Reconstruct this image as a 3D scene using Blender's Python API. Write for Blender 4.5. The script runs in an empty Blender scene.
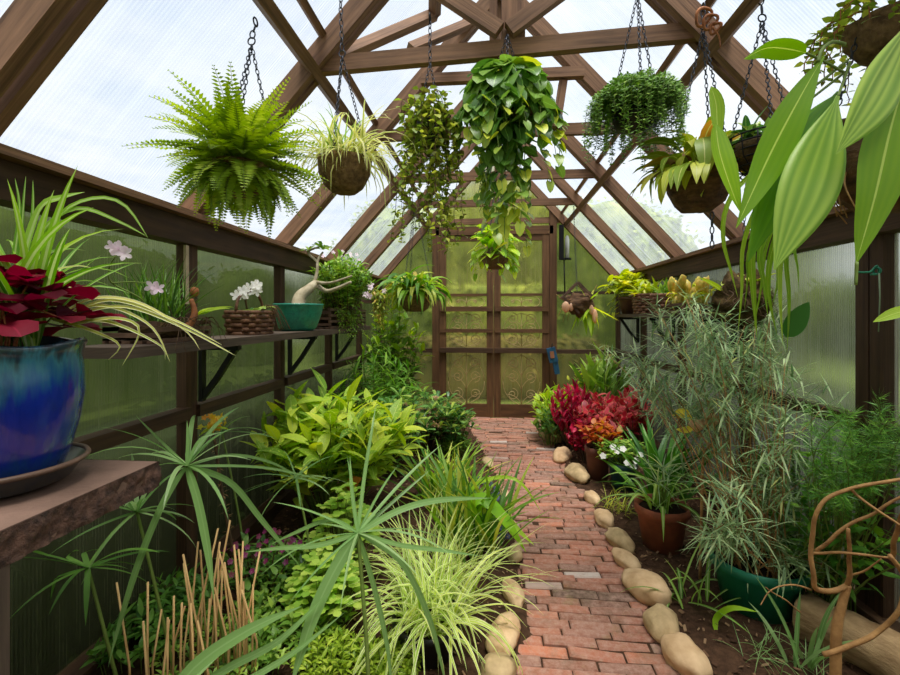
import bpy, math, random
from math import sin, cos, pi, sqrt, atan2, atan, radians
from mathutils import Vector, noise as mnoise

C = bpy.context.scene.collection
V = Vector
FPX = 455.0                      # focal length in pixels of a 900 px wide picture
YAW = atan(40 / FPX)             # the camera looks a little to the left of the path
CAMZ, HZ = 1.28, 315.0
SY, CY_ = sin(YAW), cos(YAW)

def ray(px, py):
    u = (px - 450) / FPX
    return (-SY + u * CY_, CY_ + u * SY, (HZ - py) / FPX)
def atY(px, py, Y):
    r = ray(px, py); t = Y / r[1]
    return V((r[0] * t, Y, CAMZ + r[2] * t))
def atX(px, py, X):
    r = ray(px, py); t = X / r[0]
    return V((X, r[1] * t, CAMZ + r[2] * t))
def atZ(px, py, Z=0.0):
    r = ray(px, py); t = (Z - CAMZ) / r[2]
    return V((r[0] * t, r[1] * t, Z))

# ------------------------------------------------------------------ mesh collector
XL, XR = -1.375, 1.53             # the two long walls
class MB:
    def __init__(s):
        s.v, s.f, s.uv, s.var = [], [], [], []
    def add(s, verts, faces, uvs=None, var=0.5):
        b = len(s.v); s.v.extend(verts)
        s.f.extend([tuple(b + i for i in f) for f in faces])
        s.uv.extend(uvs if uvs else [(0.5, 0.5)] * len(verts))
        if isinstance(var, (list, tuple)): s.var.extend(var)
        else: s.var.extend([var] * len(verts))
    def build(s, name, mat, parent=None, smooth=True, origin=None, keep=False):
        if origin is None:
            if parent is not None:
                r = parent
                while r.parent: r = r.parent
                origin = r.location
            else: origin = V((0, 0, 0))
        if parent is not None and r.get('kind') != 'structure' and abs(r.location.x) < 1.6 and not keep:
            s.v = [(min(max(p[0], XL + .05), XR - .03), p[1], p[2]) for p in s.v]
        me = bpy.data.meshes.new(name)
        ox, oy, oz = origin
        me.from_pydata([(p[0] - ox, p[1] - oy, p[2] - oz) for p in s.v], [], s.f)
        a = me.attributes.new('luv', 'FLOAT2', 'POINT')
        a.data.foreach_set('vector', [c for q in s.uv for c in q])
        a = me.attributes.new('var', 'FLOAT', 'POINT')
        a.data.foreach_set('value', s.var)
        if smooth: me.polygons.foreach_set('use_smooth', [True] * len(me.polygons))
        me.materials.append(mat); me.update()
        o = bpy.data.objects.new(name, me); C.objects.link(o)
        if parent is not None: o.parent = parent
        else: o.location = origin
        return o

class Many:
    """collects shapes that each become a part of their own"""
    def __init__(s): s.items = []
    def add(s, *a, **k):
        m = MB(); m.add(*a, **k); s.items.append(m)
    def build(s, name, mat, parent=None):
        for m in s.items: m.build(name, mat, parent)
def tag(o, label=None, cat=None, group=None, kind=None):
    if label: o['label'] = label
    if cat: o['category'] = cat
    if group: o['group'] = group
    if kind: o['kind'] = kind
    return o
def thing(name, label, cat, loc=(0, 0, 0), group=None, kind=None):
    o = bpy.data.objects.new(name, None); C.objects.link(o)
    o.location = loc; o.empty_display_size = .05
    return tag(o, label, cat, group, kind)

# ------------------------------------------------------------------ shape helpers
def bar(mb, p0, p1, w, h, up=(0, 0, 1), var=None):
    p0, p1, up = V(p0), V(p1), V(up)
    d = (p1 - p0); L = d.length; d.normalize()
    s = d.cross(up); s.normalize(); u = s.cross(d)
    vs, uv = [], []
    off = random.random() * 9
    for k, p in enumerate((p0, p1)):
        for j, (a, b) in enumerate(((-1, -1), (1, -1), (1, 1), (-1, 1))):
            vs.append(p + s * (a * w / 2) + u * (b * h / 2)); uv.append((off + j * .05, off + k * L))
    mb.add(vs, [(0, 1, 5, 4), (1, 2, 6, 5), (2, 3, 7, 6), (3, 0, 4, 7), (3, 2, 1, 0), (4, 5, 6, 7)], uv,
           random.random() if var is None else var)
def tube(mb, pts, r0, r1=None, n=6, var=None, cap=True):
    r1 = r0 if r1 is None else r1
    pts = [V(p) for p in pts]; m = len(pts)
    vs, uv, fs = [], [], []
    ref = None; acc = 0
    for i, p in enumerate(pts):
        d = (pts[min(i + 1, m - 1)] - pts[max(i - 1, 0)])
        if d.length < 1e-9: d = V((0, 0, 1))
        d.normalize()
        if ref is None:
            ref = V((1, 0, 0)) if abs(d.x) < .8 else V((0, 1, 0))
        a = ref - d * ref.dot(d); a.normalize(); b = d.cross(a); ref = a
        r = r0 + (r1 - r0) * i / max(1, m - 1)
        if i: acc += (p - pts[i - 1]).length
        for k in range(n):
            t = 2 * pi * k / n
            vs.append(p + a * (r * cos(t)) + b * (r * sin(t))); uv.append((k / n, acc))
    for i in range(m - 1):
        for k in range(n):
            k2 = (k + 1) % n
            fs.append((i * n + k, i * n + k2, (i + 1) * n + k2, (i + 1) * n + k))
    if cap: fs.append(tuple(range(n))[::-1]); fs.append(tuple((m - 1) * n + k for k in range(n)))
    mb.add(vs, fs, uv, random.random() if var is None else var)
def curve_pts(a, b, bend, n=8):
    a, b, bend = V(a), V(b), V(bend)
    return [a.lerp(b, i / n) + bend * (4 * (i / n) * (1 - i / n)) for i in range(n + 1)]
def spline(pts, n=6):
    pts = [V(p) for p in pts]; out = []
    P = [pts[0]] + pts + [pts[-1]]
    for i in range(1, len(P) - 2):
        for k in range(n):
            t = k / n; a, b, c, d = P[i - 1], P[i], P[i + 1], P[i + 2]
            out.append(.5 * ((2 * b) + (c - a) * t + (2 * a - 5 * b + 4 * c - d) * t * t + (3 * b - a - 3 * c + d) * t ** 3))
    out.append(pts[-1]); return out
def lathe(mb, c, prof, n=32, rough=0, freq=9, var=.5, seed=0, squash=(1, 1)):
    vs, uv, fs = [], [], []
    m = len(prof)
    for i, (r, z) in enumerate(prof):
        for k in range(n):
            t = 2 * pi * k / n
            rr = r
            if rough: rr = r + rough * mnoise.noise(V((cos(t) * freq * .3 + seed, sin(t) * freq * .3, z * freq * 3))) if r > 0.002 else r
            vs.append((c[0] + rr * cos(t) * squash[0], c[1] + rr * sin(t) * squash[1], c[2] + z)); uv.append((k / n, z))
    for i in range(m - 1):
        for k in range(n):
            k2 = (k + 1) % n
            fs.append((i * n + k, i * n + k2, (i + 1) * n + k2, (i + 1) * n + k))
    mb.add(vs, fs, uv, var)
def disc(mb, c, r, n=24, bump=.01, seed=0):
    vs = [(c[0], c[1], c[2] + bump)]; fs = []
    for j, q in enumerate((.5, 1)):
        for k in range(n):
            t = 2 * pi * k / n
            vs.append((c[0] + r * q * cos(t), c[1] + r * q * sin(t), c[2] + bump * mnoise.noise(V((k * 1.7, j * 3.1, seed)))))
    for k in range(n):
        k2 = (k + 1) % n
        fs.append((0, 1 + k, 1 + k2)); fs.append((1 + k, 1 + n + k, 1 + n + k2, 1 + k2))
    mb.add(vs, fs)
def ring(mb, c, R, r, N=16, n=6, axis=(0, 0, 1), sx=1.0, var=.5, wave=0, nw=8, ph=0):
    """torus round `axis`; sx stretches it along the first basis vector"""
    ax = V(axis).normalized(); a = ax.orthogonal().normalized(); b = ax.cross(a); c = V(c)
    vs, fs, uv = [], [], []
    for i in range(N):
        t = 2 * pi * i / N; e = a * cos(t) + b * sin(t)
        RR = R + (wave * sin(nw * t + ph) if wave else 0)
        q = c + a * (RR * cos(t) * sx) + b * (RR * sin(t))
        for k in range(n):
            s = 2 * pi * k / n
            vs.append(q + e * (r * cos(s)) + ax * (r * sin(s))); uv.append((k / n, RR * t))
    for i in range(N):
        for k in range(n):
            i2, k2 = (i + 1) % N, (k + 1) % n
            fs.append((i * n + k, i2 * n + k, i2 * n + k2, i * n + k2))
    mb.add(vs, fs, uv, var)
def blob(mb, c, rad, seed=0, amp=.12, nu=20, nv=14, rot=0, freq=1.6, tilt=0):
    vs, fs = [], []
    for j in range(nv + 1):
        ph = pi * j / nv
        for i in range(nu):
            t = 2 * pi * i / nu
            d = V((sin(ph) * cos(t), sin(ph) * sin(t), cos(ph)))
            k = 1 + amp * mnoise.noise(d * freq + V((seed * 3.7, seed, -seed))) + amp * .35 * mnoise.noise(d * freq * 3 + V((seed, 0, 0)))
            x, y, z = d.x * rad[0] * k, d.y * rad[1] * k, d.z * rad[2] * k
            if tilt: y, z = y * cos(tilt) - z * sin(tilt), y * sin(tilt) + z * cos(tilt)
            vs.append((c[0] + x * cos(rot) - y * sin(rot), c[1] + x * sin(rot) + y * cos(rot), c[2] + z))
    for j in range(nv):
        for i in range(nu):
            i2 = (i + 1) % nu
            fs.append((j * nu + i, (j + 1) * nu + i, (j + 1) * nu + i2, j * nu + i2))
    mb.add(vs, fs)
def chain(mb, p0, p1, link=.021, r=.0018, w=.0055):
    p0, p1 = V(p0), V(p1); d = p1 - p0; L = d.length; d.normalize()
    a = d.orthogonal().normalized(); b = d.cross(a)
    n = max(2, int(L / (link * .78)))
    for i in range(n):
        c = p0 + d * (L * (i + .5) / n)
        s, ax = (a, b) if i % 2 else (b, a)
        vs, fs = [], []
        N, m = 10, 4
        for j in range(N):
            t = 2 * pi * j / N; e = d * cos(t) + s * sin(t)
            q = c + d * (cos(t) * link * .5) + s * (sin(t) * w)
            for k in range(m):
                u = 2 * pi * k / m; vs.append(q + e * (r * cos(u)) + ax * (r * sin(u)))
        for j in range(N):
            for k in range(m):
                j2, k2 = (j + 1) % N, (k + 1) % m
                fs.append((j * m + k, j2 * m + k, j2 * m + k2, j * m + k2))
        mb.add(vs, fs)

# ------------------------------------------------------------------ leaves
def _heart(v): return sqrt(max(0, 1 - ((v - .28) / .72) ** 2)) * (1 - .25 * v) if v > .28 else sqrt(max(0, 1 - ((.28 - v) / .34) ** 2))
PROF = {
    'strap': lambda v: min(1, v * 5 + .45) * (1 - max(0, (v - .45) / .55) ** 2),
    'grass': lambda v: min(1, v * 6 + .5) * max(0, 1 - v) ** .55,
    'lance': lambda v: sin(pi * min(1, v ** .8)) ** .9,
    'ovate': lambda v: sin(pi * min(1, v ** .62)) ** .8,
    'round': lambda v: sqrt(max(0, 1 - (2 * v - 1) ** 2)),
    'heart': _heart,
    'wedge': lambda v: min(1, (v * 1.15) ** .8) * (1 if v < .85 else 1 - (v - .85) * 2),
    'blade': lambda v: max(.07 if v < .3 else 0, sin(pi * min(1, v ** 1.12)) ** 1.05),
    'big':   lambda v: sin(pi * min(1, v ** .75)) ** .75 * (.25 if v < .02 else 1),
}
def leaf(mb, p, az, el, L, W, droop=.5, prof='lance', roll=0.0, fold=.25, n=5, var=.5, twist=0.0, pleat=0, pw=1.3):
    ca, sa = cos(az), sin(az)
    x, y, z = p
    P = PROF[prof]; back = .2 * L if prof == 'heart' else 0
    xs = (-1, 0, 1) if not pleat else tuple(-1 + 2 * i / (2 * pleat) for i in range(2 * pleat + 1))
    m = len(xs)
    vs, uv, fs = [], [], []
    st = L / n
    for i in range(n + 1):
        v = i / n
        e = max(-1.55, el - droop * v ** pw) if droop > 0 else el - droop * v ** pw
        dx, dy, dz = cos(e) * ca, cos(e) * sa, sin(e)
        nx, ny, nz = -sin(e) * ca, -sin(e) * sa, cos(e)
        r = roll + twist * v; cr, sr = cos(r), sin(r)
        sx, sy, sz = -sa * cr + nx * sr, ca * cr + ny * sr, nz * sr
        qx, qy, qz = nx * cr + sa * sr, ny * cr - ca * sr, nz * cr
        w = W * .5 * max(P(v), .015)
        bk = back * (1 - v) ** 3
        for j, a in enumerate(xs):
            o = fold * w * abs(a)
            if pleat: o += (.12 * w if j % 2 else -.05 * w)
            b = bk * abs(a)
            vs.append((x + sx * w * a + qx * o - dx * b, y + sy * w * a + qy * o - dy * b, z + sz * w * a + qz * o - dz * b))
            uv.append((.5 + a * .5, v))
        x += dx * st; y += dy * st; z += dz * st
    for i in range(n):
        for j in range(m - 1):
            fs.append((i * m + j, i * m + j + 1, (i + 1) * m + j + 1, (i + 1) * m + j))
    mb.add(vs, fs, uv, var)
    return V((x, y, z))
def leaf_path(mb, pts, W, prof='big', nrm=(0, -1, 0), fold=.15, n=14, var=.5, pleat=0, wave=0):
    """a leaf whose midrib follows the given points"""
    S = spline(pts, 6); L = [0]
    for a, b in zip(S, S[1:]): L.append(L[-1] + (b - a).length)
    P = PROF[prof]; nrm = V(nrm)
    xs = (-1, 0, 1) if not pleat else tuple(-1 + 2 * i / (2 * pleat) for i in range(2 * pleat + 1))
    m = len(xs); vs, uv, fs = [], [], []
    for i in range(n + 1):
        v = i / n; t = v * L[-1]; k = 0
        while k < len(S) - 2 and L[k + 1] < t: k += 1
        f = (t - L[k]) / max(1e-9, L[k + 1] - L[k]); q = S[k].lerp(S[k + 1], min(1, f))
        d = (S[k + 1] - S[k]).normalized()
        s = d.cross(nrm).normalized(); u = s.cross(d)
        w = W * .5 * max(P(v), .02)
        for j, a in enumerate(xs):
            o = fold * w * abs(a) + (wave * sin(v * 17 + a * 2) * abs(a))
            if pleat: o += (.16 * w if j % 2 else -.06 * w)
            vs.append(q + s * (w * a) + u * o); uv.append((.5 + a * .5, v))
    for i in range(n):
        for j in range(m - 1): fs.append((i * m + j, i * m + j + 1, (i + 1) * m + j + 1, (i + 1) * m + j))
    mb.add(vs, fs, uv, var)
def flower(mb, p, nrm, n=5, L=.03, W=.02, cup=.3, var=.5, ph=0):
    if isinstance(mb, Many):
        m = MB(); flower(m, p, nrm, n, L, W, cup, var, ph); mb.items.append(m); return
    N = V(nrm).normalized(); a = N.orthogonal().normalized(); b = N.cross(a); p = V(p)
    for k in range(n):
        t = 2 * pi * k / n + ph; d = a * cos(t) + b * sin(t); s = N.cross(d)
        vs, uv = [], []
        for i, (v, w) in enumerate(((0, .15), (.35, .8), (.7, 1), (1, .35))):
            q = p + d * (L * v) + N * (cup * L * v * (1.2 - v * .6))
            for c in (-1, 0, 1):
                vs.append(q + s * (W * .5 * w * c) + N * (abs(c) * .1 * W)); uv.append((.5 + c * .5, v))
        mb.add(vs, [(i * 3 + j, i * 3 + j + 1, i * 3 + j + 4, i * 3 + j + 3) for i in range(3) for j in range(2)], uv, var)

# ------------------------------------------------------------------ materials
def nt(name):
    m = bpy.data.materials.new(name); m.use_nodes = True
    t = m.node_tree; t.nodes.clear()
    out = t.nodes.new('ShaderNodeOutputMaterial')
    return m, t, out
def N(t, typ, **kw):
    n = t.nodes.new(typ)
    for k, v in kw.items():
        if k.startswith('i_'): n.inputs[k[2:].replace('_', ' ')].default_value = v
        else: setattr(n, k, v)
    return n
def rgb(c): return (c[0], c[1], c[2], 1)
def S(h):
    """sRGB 0-255 triple -> linear"""
    return tuple(((x / 255) / 12.92 if x / 255 <= .04045 else ((x / 255 + .055) / 1.055) ** 2.4) for x in h)
def mixc(t, fac, a, b, mode='MIX'):
    n = t.nodes.new('ShaderNodeMix'); n.data_type = 'RGBA'; n.blend_type = mode
    for idx, x in ((0, fac), (6, a), (7, b)):
        if hasattr(x, 'is_linked') or hasattr(x, 'links'): t.links.new(x, n.inputs[idx])
        elif idx == 0: n.inputs[0].default_value = x
        else: n.inputs[idx].default_value = rgb(x)
    return n.outputs[2]
def mathn(t, op, a, b=None, c=None, clamp=False):
    n = t.nodes.new('ShaderNodeMath'); n.operation = op; n.use_clamp = clamp
    for i, x in enumerate((a, b, c)):
        if x is None: continue
        if hasattr(x, 'links'): t.links.new(x, n.inputs[i])
        else: n.inputs[i].default_value = x
    return n.outputs[0]
def attr(t, name):
    return N(t, 'ShaderNodeAttribute', attribute_name=name)
def ramp(t, fac, stops):
    n = t.nodes.new('ShaderNodeValToRGB')
    e = n.color_ramp.elements
    while len(e) < len(stops): e.new(.5)
    for x, (p, c) in zip(e, stops): x.position = p; x.color = rgb(c)
    t.links.new(fac, n.inputs[0]); return n.outputs[0]
def noise(t, scale, detail=3, rough=.55, vec=None, out=0):
    n = N(t, 'ShaderNodeTexNoise', i_Scale=scale, i_Detail=detail, i_Roughness=rough)
    if vec is not None: t.links.new(vec, n.inputs['Vector'])
    return n.outputs[out]
def objco(t): return N(t, 'ShaderNodeTexCoord').outputs['Object']
def mapping(t, vec, scale=(1, 1, 1), rot=(0, 0, 0)):
    n = t.nodes.new('ShaderNodeMapping'); n.inputs['Scale'].default_value = scale; n.inputs['Rotation'].default_value = rot
    t.links.new(vec, n.inputs['Vector']); return n.outputs[0]

def leafmat(name, cols, rib=None, edge=None, mott=None, rough=.45, trans=.35, tip=None, veins=0, spec=.4, bands=None):
    """cols: dark, mid, light by the leaf's own number; rib/edge: (colour, width); mott: (colour, amount, scale); tip: (colour, from)"""
    m, t, out = nt(name)
    uv = attr(t, 'luv'); va = attr(t, 'var')
    sep = N(t, 'ShaderNodeSeparateXYZ'); t.links.new(uv.outputs['Vector'], sep.inputs[0])
    n = len(cols)
    c = ramp(t, va.outputs['Fac'], [(i / max(1, n - 1), S(k)) for i, k in enumerate(cols)])
    ax = mathn(t, 'MULTIPLY', mathn(t, 'ABSOLUTE', mathn(t, 'SUBTRACT', sep.outputs[0], .5)), 2)
    if mott:
        f = noise(t, mott[2], 3, .6, objco(t))
        f = mathn(t, 'MULTIPLY', mathn(t, 'SUBTRACT', f, 1 - mott[1]), 7, clamp=True)
        c = mixc(t, f, c, S(mott[0]))
    if veins:
        w = mathn(t, 'SINE', mathn(t, 'MULTIPLY', mathn(t, 'SUBTRACT', sep.outputs[1], mathn(t, 'MULTIPLY', ax, .16)), veins))
        c = mixc(t, mathn(t, 'MULTIPLY', mathn(t, 'GREATER_THAN', w, .86), .35), c, S(rib[0] if rib else cols[-1]))
    if bands:
        w = mathn(t, 'SINE', mathn(t, 'MULTIPLY', sep.outputs[0], 2 * pi * bands[1]))
        c = mixc(t, mathn(t, 'MULTIPLY', mathn(t, 'ADD', w, 1), .5 * bands[2]), c, S(bands[0]))
    if edge: c = mixc(t, mathn(t, 'GREATER_THAN', ax, 1 - edge[1]), c, S(edge[0]))
    if rib: c = mixc(t, mathn(t, 'LESS_THAN', ax, rib[1]), c, S(rib[0]))
    if tip: c = mixc(t, mathn(t, 'MULTIPLY', mathn(t, 'SUBTRACT', sep.outputs[1], tip[1]), 6, clamp=True), c, S(tip[0]))
    b = N(t, 'ShaderNodeBsdfPrincipled', i_Roughness=rough)
    b.inputs['Specular IOR Level'].default_value = spec
    t.links.new(c, b.inputs['Base Color'])
    tr = N(t, 'ShaderNodeBsdfTranslucent')
    hs = N(t, 'ShaderNodeHueSaturation', i_Saturation=1.1, i_Value=1.25)
    t.links.new(c, hs.inputs['Color']); t.links.new(hs.outputs[0], tr.inputs[0])
    mx = N(t, 'ShaderNodeMixShader'); mx.inputs[0].default_value = trans
    t.links.new(b.outputs[0], mx.inputs[1]); t.links.new(tr.outputs[0], mx.inputs[2])
    t.links.new(mx.outputs[0], out.inputs[0])
    return m
def simple(name, col, rough=.6, var=None, metal=0.0, bump=0, bscale=40, noise_amt=.35, nscale=12, spec=.4, coat=0, stretch=(1, 1, 1), col2=None):
    m, t, out = nt(name)
    oc = mapping(t, objco(t), stretch)
    f = noise(t, nscale, 4, .6, oc)
    c2 = S(col2) if col2 else tuple(x * (1 - noise_amt) for x in S(col))
    f2 = mathn(t, 'MULTIPLY', mathn(t, 'SUBTRACT', f, .3), 2.2, clamp=True)
    c = mixc(t, f2, c2, S(col))
    b = N(t, 'ShaderNodeBsdfPrincipled', i_Roughness=rough, i_Metallic=metal)
    b.inputs['Specular IOR Level'].default_value = spec
    if coat: b.inputs['Coat Weight'].default_value = coat
    t.links.new(c, b.inputs['Base Color'])
    if bump:
        bn = N(t, 'ShaderNodeBump', i_Strength=bump, i_Distance=.01)
        t.links.new(noise(t, bscale, 5, .65, oc), bn.inputs['Height']); t.links.new(bn.outputs[0], b.inputs['Normal'])
    t.links.new(b.outputs[0], out.inputs[0])
    return m
def woodmat(name, dark, light, rough=.7, bump=.35):
    m, t, out = nt(name)
    uv = attr(t, 'luv'); va = attr(t, 'var')
    vec = mapping(t, uv.outputs['Vector'], (60, 2.2, 1))
    f = noise(t, 1.0, 5, .65, vec)
    f2 = noise(t, 3, 3, .6, objco(t))
    c = ramp(t, mathn(t, 'ADD', mathn(t, 'MULTIPLY', f, .75), mathn(t, 'MULTIPLY', f2, .3)), [(.3, S(dark)), (.75, S(light))])
    c = mixc(t, mathn(t, 'MULTIPLY', va.outputs['Fac'], .3), c, S(dark))
    b = N(t, 'ShaderNodeBsdfPrincipled', i_Roughness=rough)
    b.inputs['Specular IOR Level'].default_value = .3
    t.links.new(c, b.inputs['Base Color'])
    bn = N(t, 'ShaderNodeBump', i_Strength=bump, i_Distance=.004)
    t.links.new(f, bn.inputs['Height']); t.links.new(bn.outputs[0], b.inputs['Normal'])
    t.links.new(b.outputs[0], out.inputs[0]); return m
def panelmat(name, tint, milk, milk_amt, pitch, axis, dirt=.25, dirtcol=(120, 125, 80), blur=0):
    """twin-wall plastic glazing: see-through and milky at once, with the fine ribs of its webs along one axis"""
    m, t, out = nt(name)
    uv = attr(t, 'luv')
    sep = N(t, 'ShaderNodeSeparateXYZ'); t.links.new(uv.outputs['Vector'], sep.inputs[0])
    w = mathn(t, 'SINE', mathn(t, 'MULTIPLY', sep.outputs[0], 2 * pi / pitch))
    st = noise(t, 1, 4, .6, mapping(t, uv.outputs['Vector'], (22, 1.2, 1)))
    big = noise(t, 2.3, 4, .6, uv.outputs['Vector'])
    fac = mathn(t, 'ADD', mathn(t, 'MULTIPLY', w, .10), milk_amt)
    fac = mathn(t, 'ADD', fac, mathn(t, 'MULTIPLY', mathn(t, 'SUBTRACT', st, .5), .6))
    fac = mathn(t, 'ADD', fac, mathn(t, 'MULTIPLY', mathn(t, 'SUBTRACT', big, .5), .3), clamp=True)
    mk = mixc(t, mathn(t, 'MULTIPLY', mathn(t, 'SUBTRACT', noise(t, 1.3, 5, .65, mapping(t, uv.outputs['Vector'], (3, 1, 1))), .42), 3.5 * dirt, clamp=True), S(milk), S(dirtcol))
    tl = N(t, 'ShaderNodeBsdfTranslucent'); t.links.new(mk, tl.inputs[0])
    df = N(t, 'ShaderNodeBsdfPrincipled', i_Roughness=.3); t.links.new(mk, df.inputs['Base Color'])
    ml = N(t, 'ShaderNodeMixShader'); ml.inputs[0].default_value = .25
    t.links.new(tl.outputs[0], ml.inputs[1]); t.links.new(df.outputs[0], ml.inputs[2])
    tp = N(t, 'ShaderNodeBsdfTransparent'); tp.inputs[0].default_value = rgb(S(tint))
    if blur:
        rr = N(t, 'ShaderNodeBsdfRefraction', i_Roughness=.27, i_IOR=1.14); rr.inputs['Color'].default_value = rgb(S(tint))
        mb_ = N(t, 'ShaderNodeMixShader'); mb_.inputs[0].default_value = blur
        t.links.new(tp.outputs[0], mb_.inputs[1]); t.links.new(rr.outputs[0], mb_.inputs[2]); tp = mb_
    mx = N(t, 'ShaderNodeMixShader'); t.links.new(fac, mx.inputs[0])
    t.links.new(tp.outputs[0], mx.inputs[1]); t.links.new(ml.outputs[0], mx.inputs[2])
    t.links.new(mx.outputs[0], out.inputs[0]); return m
EXPOSURE = 0.52
SKY = 0.73
SUN = 5.6
random.seed(3)
# ================================================================== camera, sky, sun
sc = bpy.context.scene
cam = bpy.data.cameras.new('camera'); cam.sensor_width = 36; cam.lens = 36 * FPX / 900
cam.shift_y = -(337.5 - HZ) / 900; cam.clip_start = .02
co = bpy.data.objects.new('camera', cam); C.objects.link(co)
co.location = (0, 0, CAMZ); co.rotation_euler = (pi / 2, 0, YAW); sc.camera = co
sc.view_settings.view_transform = 'Standard'; sc.view_settings.look = 'None'
sc.view_settings.exposure = EXPOSURE; sc.view_settings.gamma = 1; sc.view_settings.use_curve_mapping = False
sc.cycles.use_denoising = True
sc.cycles.max_bounces = 10; sc.cycles.transparent_max_bounces = 14; sc.cycles.transmission_bounces = 8; sc.cycles.diffuse_bounces = 5
sc.cycles.caustics_reflective = False; sc.cycles.sample_clamp_indirect = 6

w = bpy.data.worlds.new('overcast_sky'); sc.world = w; w.use_nodes = True
t = w.node_tree; t.nodes.clear()
tc = N(t, 'ShaderNodeTexCoord'); sp = N(t, 'ShaderNodeSeparateXYZ'); t.links.new(tc.outputs['Generated'], sp.inputs[0])
zc = mathn(t, 'MAXIMUM', sp.outputs[2], .04)
px_ = N(t, 'ShaderNodeCombineXYZ')
t.links.new(mathn(t, 'DIVIDE', sp.outputs[0], zc), px_.inputs[0]); t.links.new(mathn(t, 'DIVIDE', sp.outputs[1], zc), px_.inputs[1])
cl = noise(t, 1.1, 5, .55, px_.outputs[0])
c = mixc(t, mathn(t, 'MULTIPLY', mathn(t, 'SUBTRACT', cl, .3), 2.6, clamp=True), S((196, 213, 236)), S((255, 253, 250)))
bg = N(t, 'ShaderNodeBackground', i_Strength=SKY); t.links.new(c, bg.inputs[0])
ow = N(t, 'ShaderNodeOutputWorld'); t.links.new(bg.outputs[0], ow.inputs[0])

sl = bpy.data.lights.new('sun', 'SUN'); sl.energy = SUN; sl.angle = radians(28); sl.color = (1, .97, .9)
so = bpy.data.objects.new('sun', sl); C.objects.link(so); so.rotation_euler = (radians(14), radians(5), 0); so.location = (3, -4, 9)

# ================================================================== materials of the house
M = {}
M['wood'] = woodmat('dark_stained_timber', (38, 26, 18), (100, 72, 50))
M['wood_roof'] = woodmat('brown_roof_timber', (62, 42, 29), (166, 124, 92))
M['wood_door'] = woodmat('brown_door_timber', (60, 40, 25), (132, 94, 60))
M['shelf'] = woodmat('weathered_shelf_board', (52, 42, 36), (112, 94, 80))
M['roofpanel'] = panelmat('roof_twinwall', (250, 252, 255), (206, 213, 224), .38, .0135, 'x', .12, (196, 204, 196))
M['wallpanel'] = panelmat('wall_twinwall', (206, 208, 184), (128, 132, 96), .38, .0125, 'x', .55, (92, 98, 56), .85)
M['wallpanel_clear'] = panelmat('right_wall_twinwall', (214, 216, 204), (160, 164, 146), .42, .0125, 'x', .5, (112, 112, 84), .85)
M['doorpanel'] = panelmat('door_glazing', (236, 230, 196), (190, 178, 128), .34, .02, 'x', .6, (150, 140, 80), .7)
M['iron'] = simple('black_iron', (38, 37, 38), .5, metal=.6, noise_amt=.5)
M['chain'] = simple('dull_steel_chain', (74, 76, 84), .45, metal=.7, noise_amt=.3)
M['scroll'] = simple('tan_scrollwork', (206, 176, 124), .6)
M['soil'] = simple('dark_soil', (92, 66, 48), .95, noise_amt=.65, nscale=30, bump=1.0, bscale=70, spec=.15)
M['chips'] = leafmat('bark_chips', [(58, 40, 30), (92, 66, 48), (132, 102, 76), (160, 132, 100)], rough=.9, trans=0, spec=.15)
M['lawn'] = simple('lawn_grass', (126, 142, 74), .9, nscale=.9, noise_amt=.45, col2=(76, 92, 46), spec=.1, stretch=(1, .35, 1))

XC, EZ, RZ = .07, 1.71, 3.32
FR = [5.66 - .92 * k for k in range(9)]          # frames, back to front; the camera stands between the 6th and 7th
YB, YF = FR[0], FR[-1]
SLOPE = (RZ - EZ) / (XR - XC)
def roofz(x): return EZ + SLOPE * (x - XL if x < XC else XR - x)

def single(name, mat, parent, fn, *a, **k):
    m = MB(); fn(m, *a, **k); return m.build(name, mat, parent, smooth=False)
def quad(mb, a, b, c, d, u0, u1, v0, v1):
    mb.add([a, b, c, d], [(0, 1, 2, 3)], [(u0, v0), (u1, v0), (u1, v1), (u0, v1)])

# ------------------------------------------------------------------ long walls
def longwall(name, X, sgn, label):
    wl = thing(name, label, 'wall', (X, 0, 0), kind='structure')
    for i, y in enumerate(FR):
        dbl = abs(y - 1.98) < .01
        if dbl and sgn > 0:
            single('post', M['wood'], wl, bar, (X + .02, y - .036, 0), (X + .02, y - .036, 1.62), .064, .05, (1, 0, 0))
            single('post', M['wood'], wl, bar, (X + .02, y + .036, 0), (X + .02, y + .036, 1.62), .064, .05, (1, 0, 0))
        else:
            wd = .08 if dbl else .06
            single('post', M['wood'], wl, bar, (X + sgn * .015, y, 0), (X + sgn * .015, y, 1.62), wd, .05, (1, 0, 0))
    single('wall_plate', M['wood'], wl, bar, (X, YF, 1.652), (X, YB, 1.652), .09, .11)
    single('eave_board', M['wood_roof'], wl, bar, (X - sgn * .02, YF, 1.722), (X - sgn * .02, YB, 1.722), .13, .026)
    single('bottom_sill', M['wood'], wl, bar, (X, YF, .05), (X, YB, .05), .09, .1)
    for a, b in zip(FR, FR[1:]):
        single('rail', M['wood'], wl, bar, (X, b + .03, .835), (X, a - .03, .835), .06, .055)
        xo = X + sgn * .035
        for z0, z1 in ((.1, .81), (.862, 1.6)):
            mb = MB(); quad(mb, (xo, b + .02, z0), (xo, a - .02, z0), (xo, a - .02, z1), (xo, b + .02, z1), b + .02, a - .02, z0, z1)
            mb.build('glazing_panel', M['wallpanel' if sgn < 0 else 'wallpanel_clear'], wl, smooth=False)
    return wl
longwall('wall_left', XL, -1, 'left greenhouse wall of dark timber posts and cloudy ribbed panels behind the shelf')
longwall('wall_right', XR, 1, 'right greenhouse wall of dark timber posts and cloudy ribbed panels by the grey-green shrub')

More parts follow.
